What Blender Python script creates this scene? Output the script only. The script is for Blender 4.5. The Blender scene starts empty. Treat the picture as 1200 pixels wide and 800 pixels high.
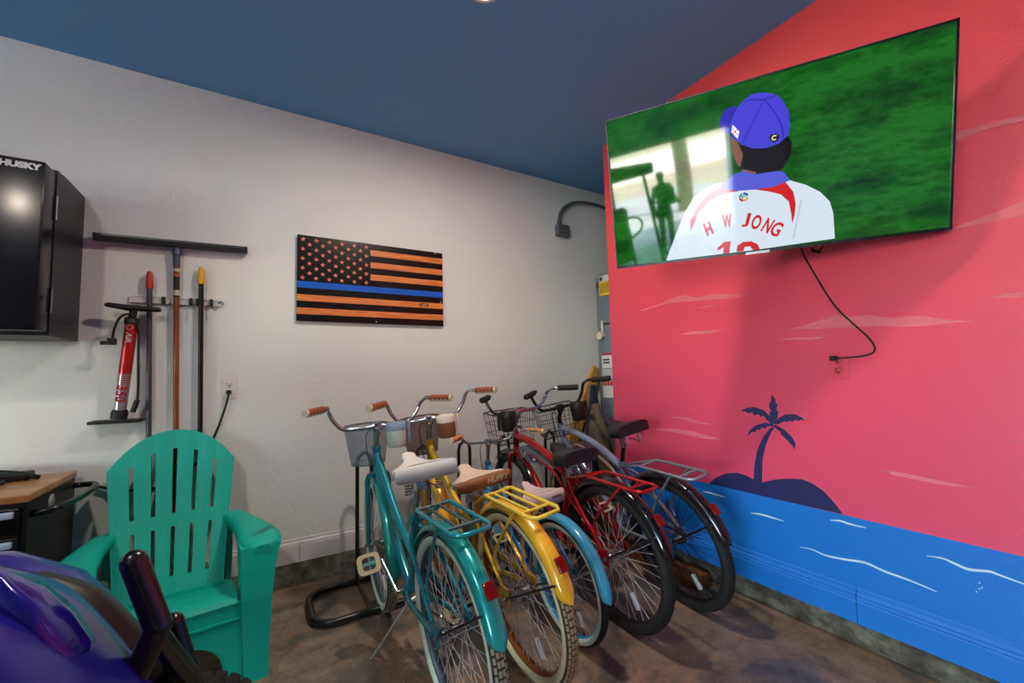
import bpy, math, random
from mathutils import Vector, Matrix
random.seed(7)
PI = math.pi
SC = bpy.context.scene
COL = SC.collection
def lin(h):
    h = h.lstrip('#'); o = []
    for i in (0, 2, 4):
        c = int(h[i:i+2], 16)/255
        o.append(c/12.92 if c <= .04045 else ((c+.055)/1.055)**2.4)
    return (*o, 1)

# ---------------------------------------------------------------- materials
MATS = {}
def mat(name, col, rough=.5, metal=0., bump=0., bscale=60., var=None, vscale=3., coat=0., emit=0., alpha=1., detail=3., spec=.5, trans=0.):
    if name in MATS: return MATS[name]
    m = bpy.data.materials.new(name); m.use_nodes = True; MATS[name] = m
    nt = m.node_tree; b = nt.nodes['Principled BSDF']
    c = lin(col)
    b.inputs['Base Color'].default_value = c
    b.inputs['Roughness'].default_value = rough; b.inputs['Metallic'].default_value = metal
    b.inputs['Coat Weight'].default_value = coat; b.inputs['Coat Roughness'].default_value = .05
    b.inputs['Specular IOR Level'].default_value = spec
    b.inputs['Alpha'].default_value = alpha
    b.inputs['Transmission Weight'].default_value = trans
    if emit: b.inputs['Emission Color'].default_value = c; b.inputs['Emission Strength'].default_value = emit
    tc = nt.nodes.new('ShaderNodeTexCoord')
    if bump:
        n = nt.nodes.new('ShaderNodeTexNoise'); n.inputs['Scale'].default_value = bscale; n.inputs['Detail'].default_value = detail
        nt.links.new(tc.outputs['Object'], n.inputs['Vector'])
        bp = nt.nodes.new('ShaderNodeBump'); bp.inputs['Strength'].default_value = bump; bp.inputs['Distance'].default_value = .004
        nt.links.new(n.outputs['Fac'], bp.inputs['Height']); nt.links.new(bp.outputs['Normal'], b.inputs['Normal'])
    if var:
        n = nt.nodes.new('ShaderNodeTexNoise'); n.inputs['Scale'].default_value = vscale; n.inputs['Detail'].default_value = 6; n.inputs['Roughness'].default_value = .65
        nt.links.new(tc.outputs['Object'], n.inputs['Vector'])
        r = nt.nodes.new('ShaderNodeValToRGB'); nt.links.new(n.outputs['Fac'], r.inputs['Fac'])
        cols = [col] + list(var); k = len(cols)
        els = r.color_ramp.elements
        while len(els) < k: els.new(.5)
        for i, cc in enumerate(cols):
            els[i].position = .32 + .36*i/max(1, k-1); els[i].color = lin(cc)
        nt.links.new(r.outputs['Color'], b.inputs['Base Color'])
    return m
def wood(name, a, b_, scale=(1, 14, 14), rough=.45, coat=0.):
    if name in MATS: return MATS[name]
    m = mat(name, a, rough, coat=coat); nt = m.node_tree; b = nt.nodes['Principled BSDF']
    tc = nt.nodes.new('ShaderNodeTexCoord'); mp = nt.nodes.new('ShaderNodeMapping'); mp.inputs['Scale'].default_value = scale
    n = nt.nodes.new('ShaderNodeTexNoise'); n.inputs['Scale'].default_value = 3; n.inputs['Detail'].default_value = 8; n.inputs['Distortion'].default_value = .6
    r = nt.nodes.new('ShaderNodeValToRGB'); e = r.color_ramp.elements; e[0].position = .35; e[0].color = lin(a); e[1].position = .65; e[1].color = lin(b_)
    nt.links.new(tc.outputs['Object'], mp.inputs['Vector']); nt.links.new(mp.outputs['Vector'], n.inputs['Vector'])
    nt.links.new(n.outputs['Fac'], r.inputs['Fac']); nt.links.new(r.outputs['Color'], b.inputs['Base Color'])
    return m

# ---------------------------------------------------------------- mesh builder
class MB:
    def __init__(s, *mats):
        s.v = []; s.f = []; s.mi = []; s.sm = []; s.mats = list(mats); s.xf = None
    def m(s, mt):
        if mt not in s.mats: s.mats.append(mt)
        return s.mats.index(mt)
    def add(s, vs, fs, mi=0, smooth=False):
        o = len(s.v); s.v += [tuple(p) for p in vs]
        for i, f in enumerate(fs):
            s.f.append([o+k for k in f]); s.mi.append(mi[i] if isinstance(mi, list) else mi); s.sm.append(smooth)
        return s
    def box(s, a, b, mi=0, M=None):
        x0, y0, z0 = [min(a[i], b[i]) for i in range(3)]; x1, y1, z1 = [max(a[i], b[i]) for i in range(3)]
        vs = [(x0,y0,z0),(x1,y0,z0),(x1,y1,z0),(x0,y1,z0),(x0,y0,z1),(x1,y0,z1),(x1,y1,z1),(x0,y1,z1)]
        if M is not None: vs = [tuple(M @ Vector(p)) for p in vs]
        return s.add(vs, [(0,3,2,1),(4,5,6,7),(0,1,5,4),(1,2,6,5),(2,3,7,6),(3,0,4,7)], mi)
    def bbox(s, a, b, r=.01, mi=0, M=None, n=3):
        # box with rounded edges: superellipsoid-ish grid, via stacked rounded rectangles along z
        x0, y0, z0 = [min(a[i], b[i]) for i in range(3)]; x1, y1, z1 = [max(a[i], b[i]) for i in range(3)]
        r = min(r, (x1-x0)/2*.99, (y1-y0)/2*.99, (z1-z0)/2*.99)
        lev = [(z0 + r - r*math.cos(PI/2*i/n), r - r*math.sin(PI/2*i/n)) for i in range(n+1)]
        lev += [(z1 - r + r*math.sin(PI/2*i/n), r - r*math.cos(PI/2*i/n)) for i in range(n+1)]
        rings = []
        for z, ins in lev:
            ring = []
            rr = r - ins*0.999
            for cx, cy, a0 in ((x1-r, y1-r, 0), (x0+r, y1-r, 90), (x0+r, y0+r, 180), (x1-r, y0+r, 270)):
                for i in range(n+1):
                    t = math.radians(a0 + 90*i/n); ring.append((cx+rr*math.cos(t), cy+rr*math.sin(t), z))
            rings.append(ring)
        if M is not None: rings = [[tuple(M @ Vector(p)) for p in ring] for ring in rings]
        return s.loft(rings, closed=True, caps=True, mi=mi, smooth=True)
    def loft(s, rings, closed=True, caps=False, mi=0, smooth=True, loop=False):
        n = len(rings[0]); vs = [p for r in rings for p in r]; fs = []; mm = []
        R = len(rings)
        for i in range(R if loop else R-1):
            j = (i+1) % R
            for k in range(n if closed else n-1):
                l = (k+1) % n
                fs.append((i*n+k, i*n+l, j*n+l, j*n+k)); mm.append(mi[k] if isinstance(mi, list) else mi)
        s.add(vs, fs, mm, smooth)
        if caps and not loop:
            c0 = mi[0] if isinstance(mi, list) else mi
            s.add(rings[0], [tuple(range(n))[::-1]], c0, False); s.add(rings[-1], [tuple(range(n))], c0, False)
        return s
    def tube(s, pts, r, n=8, mi=0, caps=True, loop=False, sub=0):
        pts = [Vector(p) for p in pts]
        if sub: pts = spline(pts, sub, loop)
        R = r if isinstance(r, (list, tuple)) else [r]*len(pts)
        if len(R) != len(pts): R = [R[0] + (R[-1]-R[0])*i/(len(pts)-1) for i in range(len(pts))]
        rings = []; up = None; N = len(pts)
        for i, p in enumerate(pts):
            if loop: t = pts[(i+1) % N] - pts[i-1]
            else: t = pts[min(i+1, N-1)] - pts[max(i-1, 0)]
            if t.length < 1e-9: t = Vector((0, 0, 1))
            t.normalize()
            if up is None:
                a = Vector((0, 0, 1)) if abs(t.z) < .9 else Vector((1, 0, 0)); up = (a - t*a.dot(t)).normalized()
            else:
                up = up - t*up.dot(t)
                up = up.normalized() if up.length > 1e-6 else t.orthogonal().normalized()
            w = t.cross(up)
            rings.append([tuple(p + (up*math.cos(2*PI*k/n) + w*math.sin(2*PI*k/n))*R[i]) for k in range(n)])
        return s.loft(rings, True, caps, mi, True, loop)
    def cyl(s, a, b, r, r2=None, n=16, mi=0): return s.tube([a, b], [r, r if r2 is None else r2], n, mi)
    def lathe(s, prof, c=(0,0,0), axis='z', n=24, mi=0, closed=False, a0=0, a1=2*PI):
        # prof: (radius, height) ; mi may be a list, one per profile segment
        full = abs(a1-a0-2*PI) < 1e-6; cnt = n if full else n+1
        rings = []
        for i in range(cnt):
            a = a0 + (a1-a0)*i/n
            ring = []
            for rr, h in prof:
                if axis == 'z': p = (rr*math.cos(a), rr*math.sin(a), h)
                elif axis == 'y': p = (rr*math.cos(a), h, rr*math.sin(a))
                else: p = (h, rr*math.cos(a), rr*math.sin(a))
                ring.append((p[0]+c[0], p[1]+c[1], p[2]+c[2]))
            rings.append(ring)
        return s.loft(rings, closed, False, mi, True, loop=full)
    def ball(s, c, r, n=12, mi=0, sc=(1,1,1)):
        rings = []
        for i in range(n//2+1):
            t = PI*i/(n//2); rr = max(math.sin(t), 1e-3)
            rings.append([(c[0]+r*sc[0]*rr*math.cos(2*PI*k/n), c[1]+r*sc[1]*rr*math.sin(2*PI*k/n), c[2]-r*sc[2]*math.cos(t)) for k in range(n)])
        return s.loft(rings, True, True, mi, True)
    def prism(s, poly, d, mi=0):
        # poly: list of 3D points, extruded by vector d
        n = len(poly); d = Vector(d); a = [tuple(Vector(p)) for p in poly]; b = [tuple(Vector(p)+d) for p in poly]
        return s.add(a+b, [tuple(range(n))[::-1], tuple(range(n, 2*n))] + [(i, (i+1) % n, n+(i+1) % n, n+i) for i in range(n)], mi)
    def text(s, txt, size, M, mi=0, shear=0., fat=0., align='CENTER'):
        cu = bpy.data.curves.new('t', 'FONT'); cu.body = txt; cu.size = size; cu.align_x = align; cu.align_y = 'CENTER'; cu.shear = shear; cu.offset = fat
        ob = bpy.data.objects.new('t', cu); COL.objects.link(ob)
        dg = bpy.context.evaluated_depsgraph_get(); me = bpy.data.meshes.new_from_object(ob.evaluated_get(dg))
        s.add([tuple(M @ v.co) for v in me.vertices], [tuple(p.vertices) for p in me.polygons], mi)
        bpy.data.objects.remove(ob); bpy.data.curves.remove(cu); bpy.data.meshes.remove(me)
        return s
    def build(s, name, parent=None, loc=None, rot=None):
        me = bpy.data.meshes.new(name)
        vs = s.v if s.xf is None else [tuple(s.xf(Vector(p))) for p in s.v]
        me.from_pydata(vs, [], s.f)
        for mt in s.mats: me.materials.append(mt)
        me.polygons.foreach_set('material_index', s.mi); me.polygons.foreach_set('use_smooth', s.sm)
        me.update(); me.validate()
        o = bpy.data.objects.new(name, me); COL.objects.link(o)
        if parent: o.parent = parent
        if loc: o.location = loc
        if rot: o.rotation_euler = rot
        return o
def spline(pts, k, loop=False):
    N = len(pts); out = []
    for i in range(N if loop else N-1):
        g = (lambda j: pts[j % N]) if loop else (lambda j: pts[max(0, min(N-1, j))])
        p0, p1, p2, p3 = g(i-1), g(i), g(i+1), g(i+2)
        for q in range(k):
            t = q/k
            out.append(.5*((2*p1) + (p2-p0)*t + (2*p0-5*p1+4*p2-p3)*t*t + (3*p1-p0-3*p2+p3)*t**3))
    if not loop: out.append(pts[-1].copy())
    return out
def tag(o, label, cat, group=None):
    o['label'] = label; o['category'] = cat
    if group: o['group'] = group
    return o
def thing(name, loc, label, cat, group=None, rot=(0,0,0)):
    o = bpy.data.objects.new(name, None); COL.objects.link(o); o.location = loc; o.rotation_euler = rot; o.empty_display_size = .1
    return tag(o, label, cat, group)
def struct(o, label=None):
    o['kind'] = 'structure'
    if label: o['label'] = label
    return o
def frameM(o, x, y):
    x = Vector(x).normalized(); y = Vector(y).normalized(); z = x.cross(y)
    return Matrix(((x.x, y.x, z.x, o[0]), (x.y, y.y, z.y, o[1]), (x.z, y.z, z.z, o[2]), (0, 0, 0, 1)))

YW = 2.963; XR = 2.24; HC = 2.98; YE = 2.29     # white wall, coral wall, ceiling, end of the coral wall
TVP={
'crown':[(-0.0842,0.1637),(-0.0864,0.2003),(-0.0617,0.2499),(-0.0346,0.2792),(-0.0,0.2947),(0.0415,0.2886),(0.0779,0.2715),(0.1054,0.2386),(0.1244,0.1931),(0.1283,0.1429),(0.1204,0.0999),(0.0859,0.0767),(0.0444,0.0702),(-0.0063,0.0806),(-0.0489,0.11),(-0.0745,0.1383)],
'brim':[(-0.0594,0.2632),(-0.0919,0.2678),(-0.1169,0.2465),(-0.1276,0.2065),(-0.1179,0.1781),(-0.0861,0.1622),(-0.0593,0.1931)],
'hair':[(-0.0898,0.1584),(-0.0664,0.1143),(-0.0404,0.1031),(0.1188,0.1003),(0.1343,0.0692),(0.1296,0.0248),(0.1003,-0.0239),(0.067,-0.0353),(-0.0007,-0.0225),(-0.0438,-0.0015),(-0.0589,0.0231),(-0.0521,0.0678),(-0.074,0.1018)],
'face':[(-0.0864,0.1528),(-0.0811,0.1036),(-0.0755,0.0589),(-0.0665,0.0346),(-0.0539,0.0152),(-0.0416,0.0653),(-0.0617,0.1227)],
'neck':[(-0.0479,0.0071),(-0.0423,-0.0115),(-0.0008,-0.0263),(0.0064,-0.0173)],
'collar':[(-0.1314,-0.0438),(-0.0797,-0.0083),(-0.0438,-0.0034),(-0.0008,-0.0254),(0.0837,-0.0296),(0.1041,-0.0387),(0.1238,-0.0756),(0.0658,-0.09),(-0.0025,-0.0877),(-0.0732,-0.0795),(-0.1227,-0.0576)],
'jersey':[(-0.3795,-0.3477),(-0.3326,-0.2351),(-0.286,-0.1356),(-0.2426,-0.0705),(-0.1831,-0.0414),(-0.1309,-0.032),(-0.073,-0.0736),(0.1238,-0.0756),(0.1794,-0.1057),(0.2259,-0.1427),(0.2563,-0.1852),(0.2675,-0.2331),(0.2725,-0.3341),(-0.0278,-0.3431)],
'bandl':[(-0.1271,-0.0507),(-0.1844,-0.0715),(-0.2355,-0.1237),(-0.2627,-0.1713),(-0.2652,-0.2187),(-0.2544,-0.2044),(-0.2267,-0.1461),(-0.1761,-0.0986),(-0.119,-0.0813),(-0.0643,-0.0822),(-0.082,-0.0718)],
'bandr':[(-0.0025,-0.0877),(0.0405,-0.0868),(0.1091,-0.08),(0.1352,-0.1247),(0.1426,-0.1732),(0.1378,-0.2198),(0.1291,-0.2518),(0.1257,-0.2081),(0.1183,-0.1592),(0.0901,-0.1253),(0.0485,-0.1056)],
'one':[(-0.1547,-0.3122),(-0.1272,-0.29),(-0.101,-0.2907),(-0.1085,-0.3415),(-0.134,-0.3423),(-0.13,-0.3125),(-0.1573,-0.3266)],
'eight':[(-0.0806,-0.3411),(-0.0769,-0.3148),(-0.0535,-0.3007),(-0.022,-0.3023),(0.0015,-0.3178),(0.0097,-0.3411),(-0.0169,-0.3415),(-0.0272,-0.3238),(-0.0479,-0.323),(-0.053,-0.3407)],
'patch':[(-0.0768,0.1949),(-0.0525,0.1611),(-0.0596,0.1326),(-0.0824,0.1651)],
'badge':[(0.0597,0.12),(0.0786,0.1179),(0.0915,0.1073),(0.0846,0.0889),(0.0697,0.0853),(0.056,0.1016)],
'seam1':[(0.0391,0.2605),(0.0441,0.2591),(0.001,0.1862),(-0.0402,0.1079),(-0.0445,0.1108),(-0.0032,0.1873)],
'seam2':[(0.0391,0.2605),(0.0441,0.2609),(0.0804,0.201),(0.1035,0.1405),(0.1065,0.0898),(0.1025,0.0881),(0.0986,0.14),(0.0763,0.1994)],
'seam3':[(0.0392,0.2632),(0.0391,0.2578),(-0.0092,0.2718),(-0.035,0.2683),(-0.0349,0.2719),(-0.009,0.2773)],
'seam4':[(0.0409,0.2627),(0.0818,0.2668),(0.0834,0.2637),(0.044,0.2573)],
'fold':[(0.1589,-0.1575),(0.1458,-0.2307),(0.1281,-0.3145),(0.1347,-0.3155),(0.1522,-0.2318),(0.1644,-0.1632)],
'H':[(-0.1957,-0.2558),(-0.1664,-0.2477)],
'W':[(-0.1315,-0.2315),(-0.0923,-0.2306)],
'J':[(-0.0586,-0.234),(-0.0336,-0.241)],
'O':[(-0.0266,-0.2472),(0.0075,-0.2586)],
'N':[(0.0127,-0.2634),(0.0392,-0.2794)],
'G':[(0.0418,-0.2818),(0.0739,-0.3005)],
'swirl':[(-0.0634,-0.1071),(-0.0261,-0.1143)],
}
MURAL=[
('n',[(1.29,0.653),(1.28,0.73),(1.26,0.812),(1.225,0.885),(1.188,0.933),(1.159,0.949),(1.185,0.909),(1.213,0.848),(1.235,0.767),(1.246,0.648)]),
('n',[(1.549,0.583),(1.504,0.626),(1.445,0.659),(1.377,0.677),(1.325,0.671),(1.29,0.658),(1.246,0.651),(1.187,0.677),(1.114,0.698),(1.053,0.706),(1.013,0.696),(0.968,0.671),(0.925,0.625),(0.898,0.586),(0.898,0.584),(1.549,0.578)]),
('n',[(1.167,1.108),(1.148,1.081),(1.152,1.068),(1.141,1.057),(1.149,1.033),(1.14,1.019),(1.147,0.99),(1.159,0.96),(1.173,0.959),(1.182,0.992),(1.185,1.016),(1.174,1.021),(1.185,1.045),(1.179,1.065),(1.174,1.065)]),
('n',[(1.335,1.013),(1.3,1.031),(1.259,1.038),(1.211,1.024),(1.184,0.997),(1.163,0.96),(1.182,0.958),(1.204,0.981),(1.213,0.995),(1.229,0.989),(1.24,1.003),(1.26,0.993),(1.273,1.01),(1.29,1.003),(1.312,1.011)]),
('n',[(1.305,0.886),(1.293,0.913),(1.261,0.941),(1.215,0.96),(1.168,0.959),(1.169,0.945),(1.197,0.945),(1.208,0.93),(1.227,0.936),(1.241,0.917),(1.252,0.924),(1.266,0.902),(1.278,0.909),(1.293,0.89)]),
('n',[(1.021,0.986),(1.033,1.001),(1.066,1.015),(1.11,1.01),(1.143,0.988),(1.168,0.959),(1.15,0.956),(1.112,0.977),(1.103,0.972),(1.09,0.98),(1.076,0.977),(1.063,0.988),(1.05,0.982),(1.038,0.99)]),
('n',[(1.076,0.843),(1.071,0.876),(1.09,0.91),(1.119,0.935),(1.159,0.955),(1.169,0.948),(1.147,0.928),(1.132,0.921),(1.139,0.912),(1.122,0.897),(1.112,0.886),(1.107,0.883),(1.096,0.869),(1.089,0.862)]),
('c',[(1.999,1.659),(1.867,1.67),(1.744,1.695),(1.643,1.704),(1.562,1.671),(1.472,1.676),(1.389,1.666),(1.264,1.633),(1.371,1.634),(1.54,1.651),(1.707,1.668),(1.896,1.663),(1.97,1.646)]),
('c',[(1.566,1.61),(1.476,1.611),(1.393,1.602),(1.477,1.601)]),
('c',[(1.073,1.43),(0.988,1.443),(0.929,1.459),(0.86,1.475),(0.797,1.458),(0.748,1.463),(0.703,1.446),(0.659,1.434),(0.616,1.44),(0.566,1.432),(0.519,1.414),(0.439,1.397),(0.53,1.394),(0.63,1.394),(0.706,1.408),(0.801,1.41),(0.932,1.42)]),
('c',[(1.124,1.383),(1.037,1.388),(0.907,1.38),(0.964,1.368)]),
('c',[(1.695,1.465),(1.575,1.475),(1.402,1.461),(1.487,1.45),(1.623,1.452)]),
('c',[(0.471,1.75),(0.412,1.767),(0.352,1.778),(0.259,1.802),(0.264,1.737),(0.355,1.748),(0.405,1.745)]),
('c',[(0.399,1.476),(0.351,1.483),(0.282,1.484),(0.284,1.464),(0.367,1.471)]),
('c',[(0.751,0.806),(0.69,0.807),(0.597,0.8),(0.513,0.794),(0.465,0.793),(0.53,0.783),(0.616,0.785),(0.701,0.79)]),
('c',[(1.794,0.949),(1.679,0.954),(1.595,0.936),(1.495,0.924),(1.596,0.918),(1.703,0.937)]),
('c',[(1.949,0.855),(1.775,0.876),(1.62,0.87),(1.444,0.843),(1.56,0.836),(1.731,0.848)]),
('c',[(0.393,0.969),(0.323,0.972),(0.324,0.963)]),
('c',[(0.446,2.118),(0.352,2.104),(0.235,2.086),(0.236,2.069),(0.371,2.082),(0.439,2.074)]),
]
WAVES=[
[(1.592,0.527),(1.559,0.531),(1.506,0.529),(1.454,0.528)],
[(1.315,0.478),(1.279,0.485),(1.244,0.486),(1.194,0.485),(1.15,0.483)],
[(0.949,0.544),(0.912,0.552),(0.874,0.549),(0.817,0.549)],
[(1.086,0.38),(1.032,0.387),(0.982,0.379),(0.914,0.386),(0.832,0.4),(0.766,0.389),(0.703,0.385),(0.644,0.378),(0.61,0.372)],
[(0.629,0.498),(0.586,0.505),(0.553,0.498),(0.515,0.49),(0.465,0.502),(0.436,0.498),(0.365,0.488)],
]
LAMP = 215.; SKY = 2.3; SUN = 27.; EXPO = 1.98; TVGAIN = .24
# ================================================================ SETTING
white_m = mat('white_orange_peel_paint', '#dfe5e1', .7, bump=.5, bscale=70)
blue_m = mat('blue_ceiling_paint', '#6ca8da', .8, bump=.5, bscale=55)
def floor_mat():
    m = mat('stained_concrete', '#554d48', .45, bump=.5, bscale=38, detail=8); nt = m.node_tree; b = nt.nodes['Principled BSDF']
    tc = [n for n in nt.nodes if n.type == 'TEX_COORD'][0]
    def noise(sc, det, rough, dist=0.):
        n = nt.nodes.new('ShaderNodeTexNoise'); n.inputs['Scale'].default_value = sc; n.inputs['Detail'].default_value = det; n.inputs['Roughness'].default_value = rough; n.inputs['Distortion'].default_value = dist
        nt.links.new(tc.outputs['Object'], n.inputs['Vector']); return n
    def ramp(n, cs):
        r = nt.nodes.new('ShaderNodeValToRGB'); e = r.color_ramp.elements
        while len(e) < len(cs): e.new(.5)
        for i, (p, c) in enumerate(cs): e[i].position = p; e[i].color = lin(c) if isinstance(c, str) else (c, c, c, 1)
        nt.links.new(n.outputs['Fac'], r.inputs['Fac']); return r
    A = ramp(noise(1.7, 7, .68, .8), [(.30, '#47484a'), (.43, '#6a645d'), (.53, '#937b66'), (.62, '#7c746b'), (.74, '#54483f')])
    Bm = ramp(noise(9, 8, .72, .3), [(.30, .42), (.47, .85), (.70, 1.25)])
    Sp = ramp(noise(55, 3, .6), [(.30, .25), (.40, 1.)])
    m1 = nt.nodes.new('ShaderNodeMix'); m1.data_type = 'RGBA'; m1.blend_type = 'MULTIPLY'; m1.inputs[0].default_value = 1.
    m2 = nt.nodes.new('ShaderNodeMix'); m2.data_type = 'RGBA'; m2.blend_type = 'MULTIPLY'; m2.inputs[0].default_value = .8
    nt.links.new(A.outputs[0], m1.inputs[6]); nt.links.new(Bm.outputs[0], m1.inputs[7]); nt.links.new(m1.outputs[2], m2.inputs[6]); nt.links.new(Sp.outputs[0], m2.inputs[7]); nt.links.new(m2.outputs[2], b.inputs['Base Color'])
    rr = ramp(noise(3, 5, .6), [(.35, .3), (.65, .6)]); nt.links.new(rr.outputs[0], b.inputs['Roughness'])
    return m
conc_m = floor_mat()
curb_m = mat('rough_curb_concrete', '#2b2823', .9, bump=1., bscale=45, var=['#5b574c', '#8c8c7c'], vscale=9, detail=8)
trimw_m = mat('white_trim_paint', '#d6d3d0', .45)
XL = -6.5; YF = -5.0; DA, DB, DT = -3.70, -.90, 2.19     # left wall, front wall, garage opening
struct(MB(conc_m).box((XL-.15, YF-.15, -.1), (3.5, 3.1, 0)).build('floor'))
struct(MB(blue_m).box((XL-.15, YF-.15, HC), (3.5, 3.1, HC+.1)).build('ceiling'))
struct(MB(white_m).box((XL-.15, YW, .135), (3.5, YW+.14, HC)).build('wall_back'))
struct(MB(white_m).box((3.36, YF, 0), (3.5, YW, HC)).build('wall_alcove'))
struct(MB(mat('reflection_dimming_paint', '#46505a', .8)).box((XL-.15, YF-.15, 0), (3.36, YF, HC)).build('wall_front'))  # unseen wall; its dark colour is made up to weaken the screen's reflection
w = MB(white_m); w.box((XL-.15, YF, 0), (XL, DA, HC)).box((XL-.15, DB, 0), (XL, YW, HC)).box((XL-.15, DA, DT), (XL, DB, HC))
struct(w.build('wall_left'))
w = MB(trimw_m); w.box((XL+.01, DA-.1, 0), (XL+.03, DA, DT)).box((XL+.01, DB, 0), (XL+.03, DB+.1, DT)).box((XL+.01, DA-.1, DT), (XL+.03, DB+.1, DT+.1))
struct(w.build('trim_1'))
struct(MB(curb_m).box((XL, YW-.012, 0), (3.36, YW+.1, .135)).build('trim_2'))
c = MB(curb_m); c.add([(XR+.004, YF, .135), (XR+.07, YF, 0), (XR+.07, YE-.02, 0), (XR+.004, YE-.02, .135), (XR+.13, YF, .135), (XR+.13, YF, 0), (XR+.13, YE-.02, 0), (XR+.13, YE-.02, .135)],
    [(0,1,2,3), (4,7,6,5), (0,3,7,4), (1,5,6,2), (0,4,5,1), (3,2,6,7)])
struct(c.build('trim_3'))
# white baseboard with ogee top, two lengths meeting at a joint
bp = [(0, 0), (-.014, 0), (-.014, .098), (-.011, .102), (-.0145, .106), (-.011, .116), (-.006, .123), (-.006, .134), (0, .137)]
for k, (xa, xb) in enumerate(((XL, .224), (.2275, 3.36))):
    b = MB(trimw_m); b.loft([[(x, YW+p[0], .136+p[1]) for p in bp] for x in (xa, xb)], True, True, smooth=False)
    struct(b.build('baseboard_back' if k == 0 else 'baseboard_rear'))
# coral mural wall
def mural_mat():
    m = mat('sunset_mural_paint', '#d8494f', .42, bump=.35, bscale=110); nt = m.node_tree; b = nt.nodes['Principled BSDF']
    tc = [n for n in nt.nodes if n.type == 'TEX_COORD'][0]
    sp = nt.nodes.new('ShaderNodeSeparateXYZ'); mr = nt.nodes.new('ShaderNodeMapRange'); mr.inputs['From Min'].default_value = .5; mr.inputs['From Max'].default_value = 3.
    r = nt.nodes.new('ShaderNodeValToRGB'); e = r.color_ramp.elements
    for pos, cc in ((0, '#d2486e'), (.28, '#e85c60'), (.5, '#f8745c'), (1, '#ee4c48')):
        if pos in (0, 1): el = e[pos]
        else: el = e.new(pos)
        el.position = pos; el.color = lin(cc)
    nt.links.new(tc.outputs['Object'], sp.inputs[0]); nt.links.new(sp.outputs['Z'], mr.inputs['Value']); nt.links.new(mr.outputs[0], r.inputs['Fac']); nt.links.new(r.outputs['Color'], b.inputs['Base Color'])
    return m
mur = mural_mat()
sea_m = mat('sea_blue_paint', '#086fc8', .5, bump=.3, bscale=110)
navy_m = mat('navy_silhouette_paint', '#24285a', .45, bump=.5, bscale=75)
cloud_m = mat('pale_pink_cloud_paint', '#ffd8d6', .4, alpha=.17, bump=.6, bscale=75)
cream_m = mat('white_wave_paint', '#b9d2e6', .5)
w = MB(mur, sea_m, navy_m, cloud_m, cream_m)
w.box((XR, YF, .135), (XR+.14, YE, HC), 0)
w.box((XR-.0006, YF, .136), (XR+.05, YE-.0005, .582), 1)
def lay(pts, mi, d): w.add([(XR-d, a, b) for a, b in pts], [tuple(range(len(pts)))], mi)
for i, (t, pts) in enumerate(MURAL): lay(pts, 2 if t == 'n' else 3, .0004 + .00012*(i % 7))
for pts in WAVES:
    up = []; dn = []
    P = spline([Vector((0, a, b)) for a, b in pts], 4); n = len(P)
    for i, p in enumerate(P):
        h = .0015 + .0032*math.sin(PI*i/(n-1)); up.append((p.y, p.z+h)); dn.append((p.y, p.z-h))
    lay(up+dn[::-1], 4, .0012)
random.seed(3)
for a, b in ((.49, .45), (.485, .435), (.492, .428), (.50, .415)): w.box((XR-.0013, a, b), (XR, a+.004, b+.004), 4)
struct(w.build('wall_right'))
bp2 = [(0, 0), (-.016, 0), (-.016, .092), (-.012, .096), (-.016, .102), (-.011, .112), (-.013, .118), (-.006, .130), (-.005, .144), (0, .148)]
b = MB(sea_m)
for ya, yb in ((YF, .868), (.871, YE-.001)): b.loft([[(XR+p[0], y, .136+p[1]) for p in bp2] for y in (ya, yb)], True, True, smooth=False)
struct(b.build('baseboard_right'))
# ground outside the garage door, seen in the screen's reflection
drive_m = mat('driveway_concrete', '#b9b3a8', .85, var=['#c9c4bb'], vscale=1.)
gravel_m = mat('tan_gravel', '#b59f7e', .95, bump=1., bscale=30, var=['#cdbb9c'], vscale=6)
struct(MB(drive_m).box((-18, -8, -.12), (XL-.16, 6, -.02)).build('driveway'))
struct(MB(gravel_m).box((-60, -40, -.22), (XL-.2, 40, -.13)).build('ground'))
struct(MB(mat('cream_stucco', '#e8e2d6', .9)).box((-30, -40, -.13), (-29.7, 40, 1.6)).build('garden_wall'))
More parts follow.
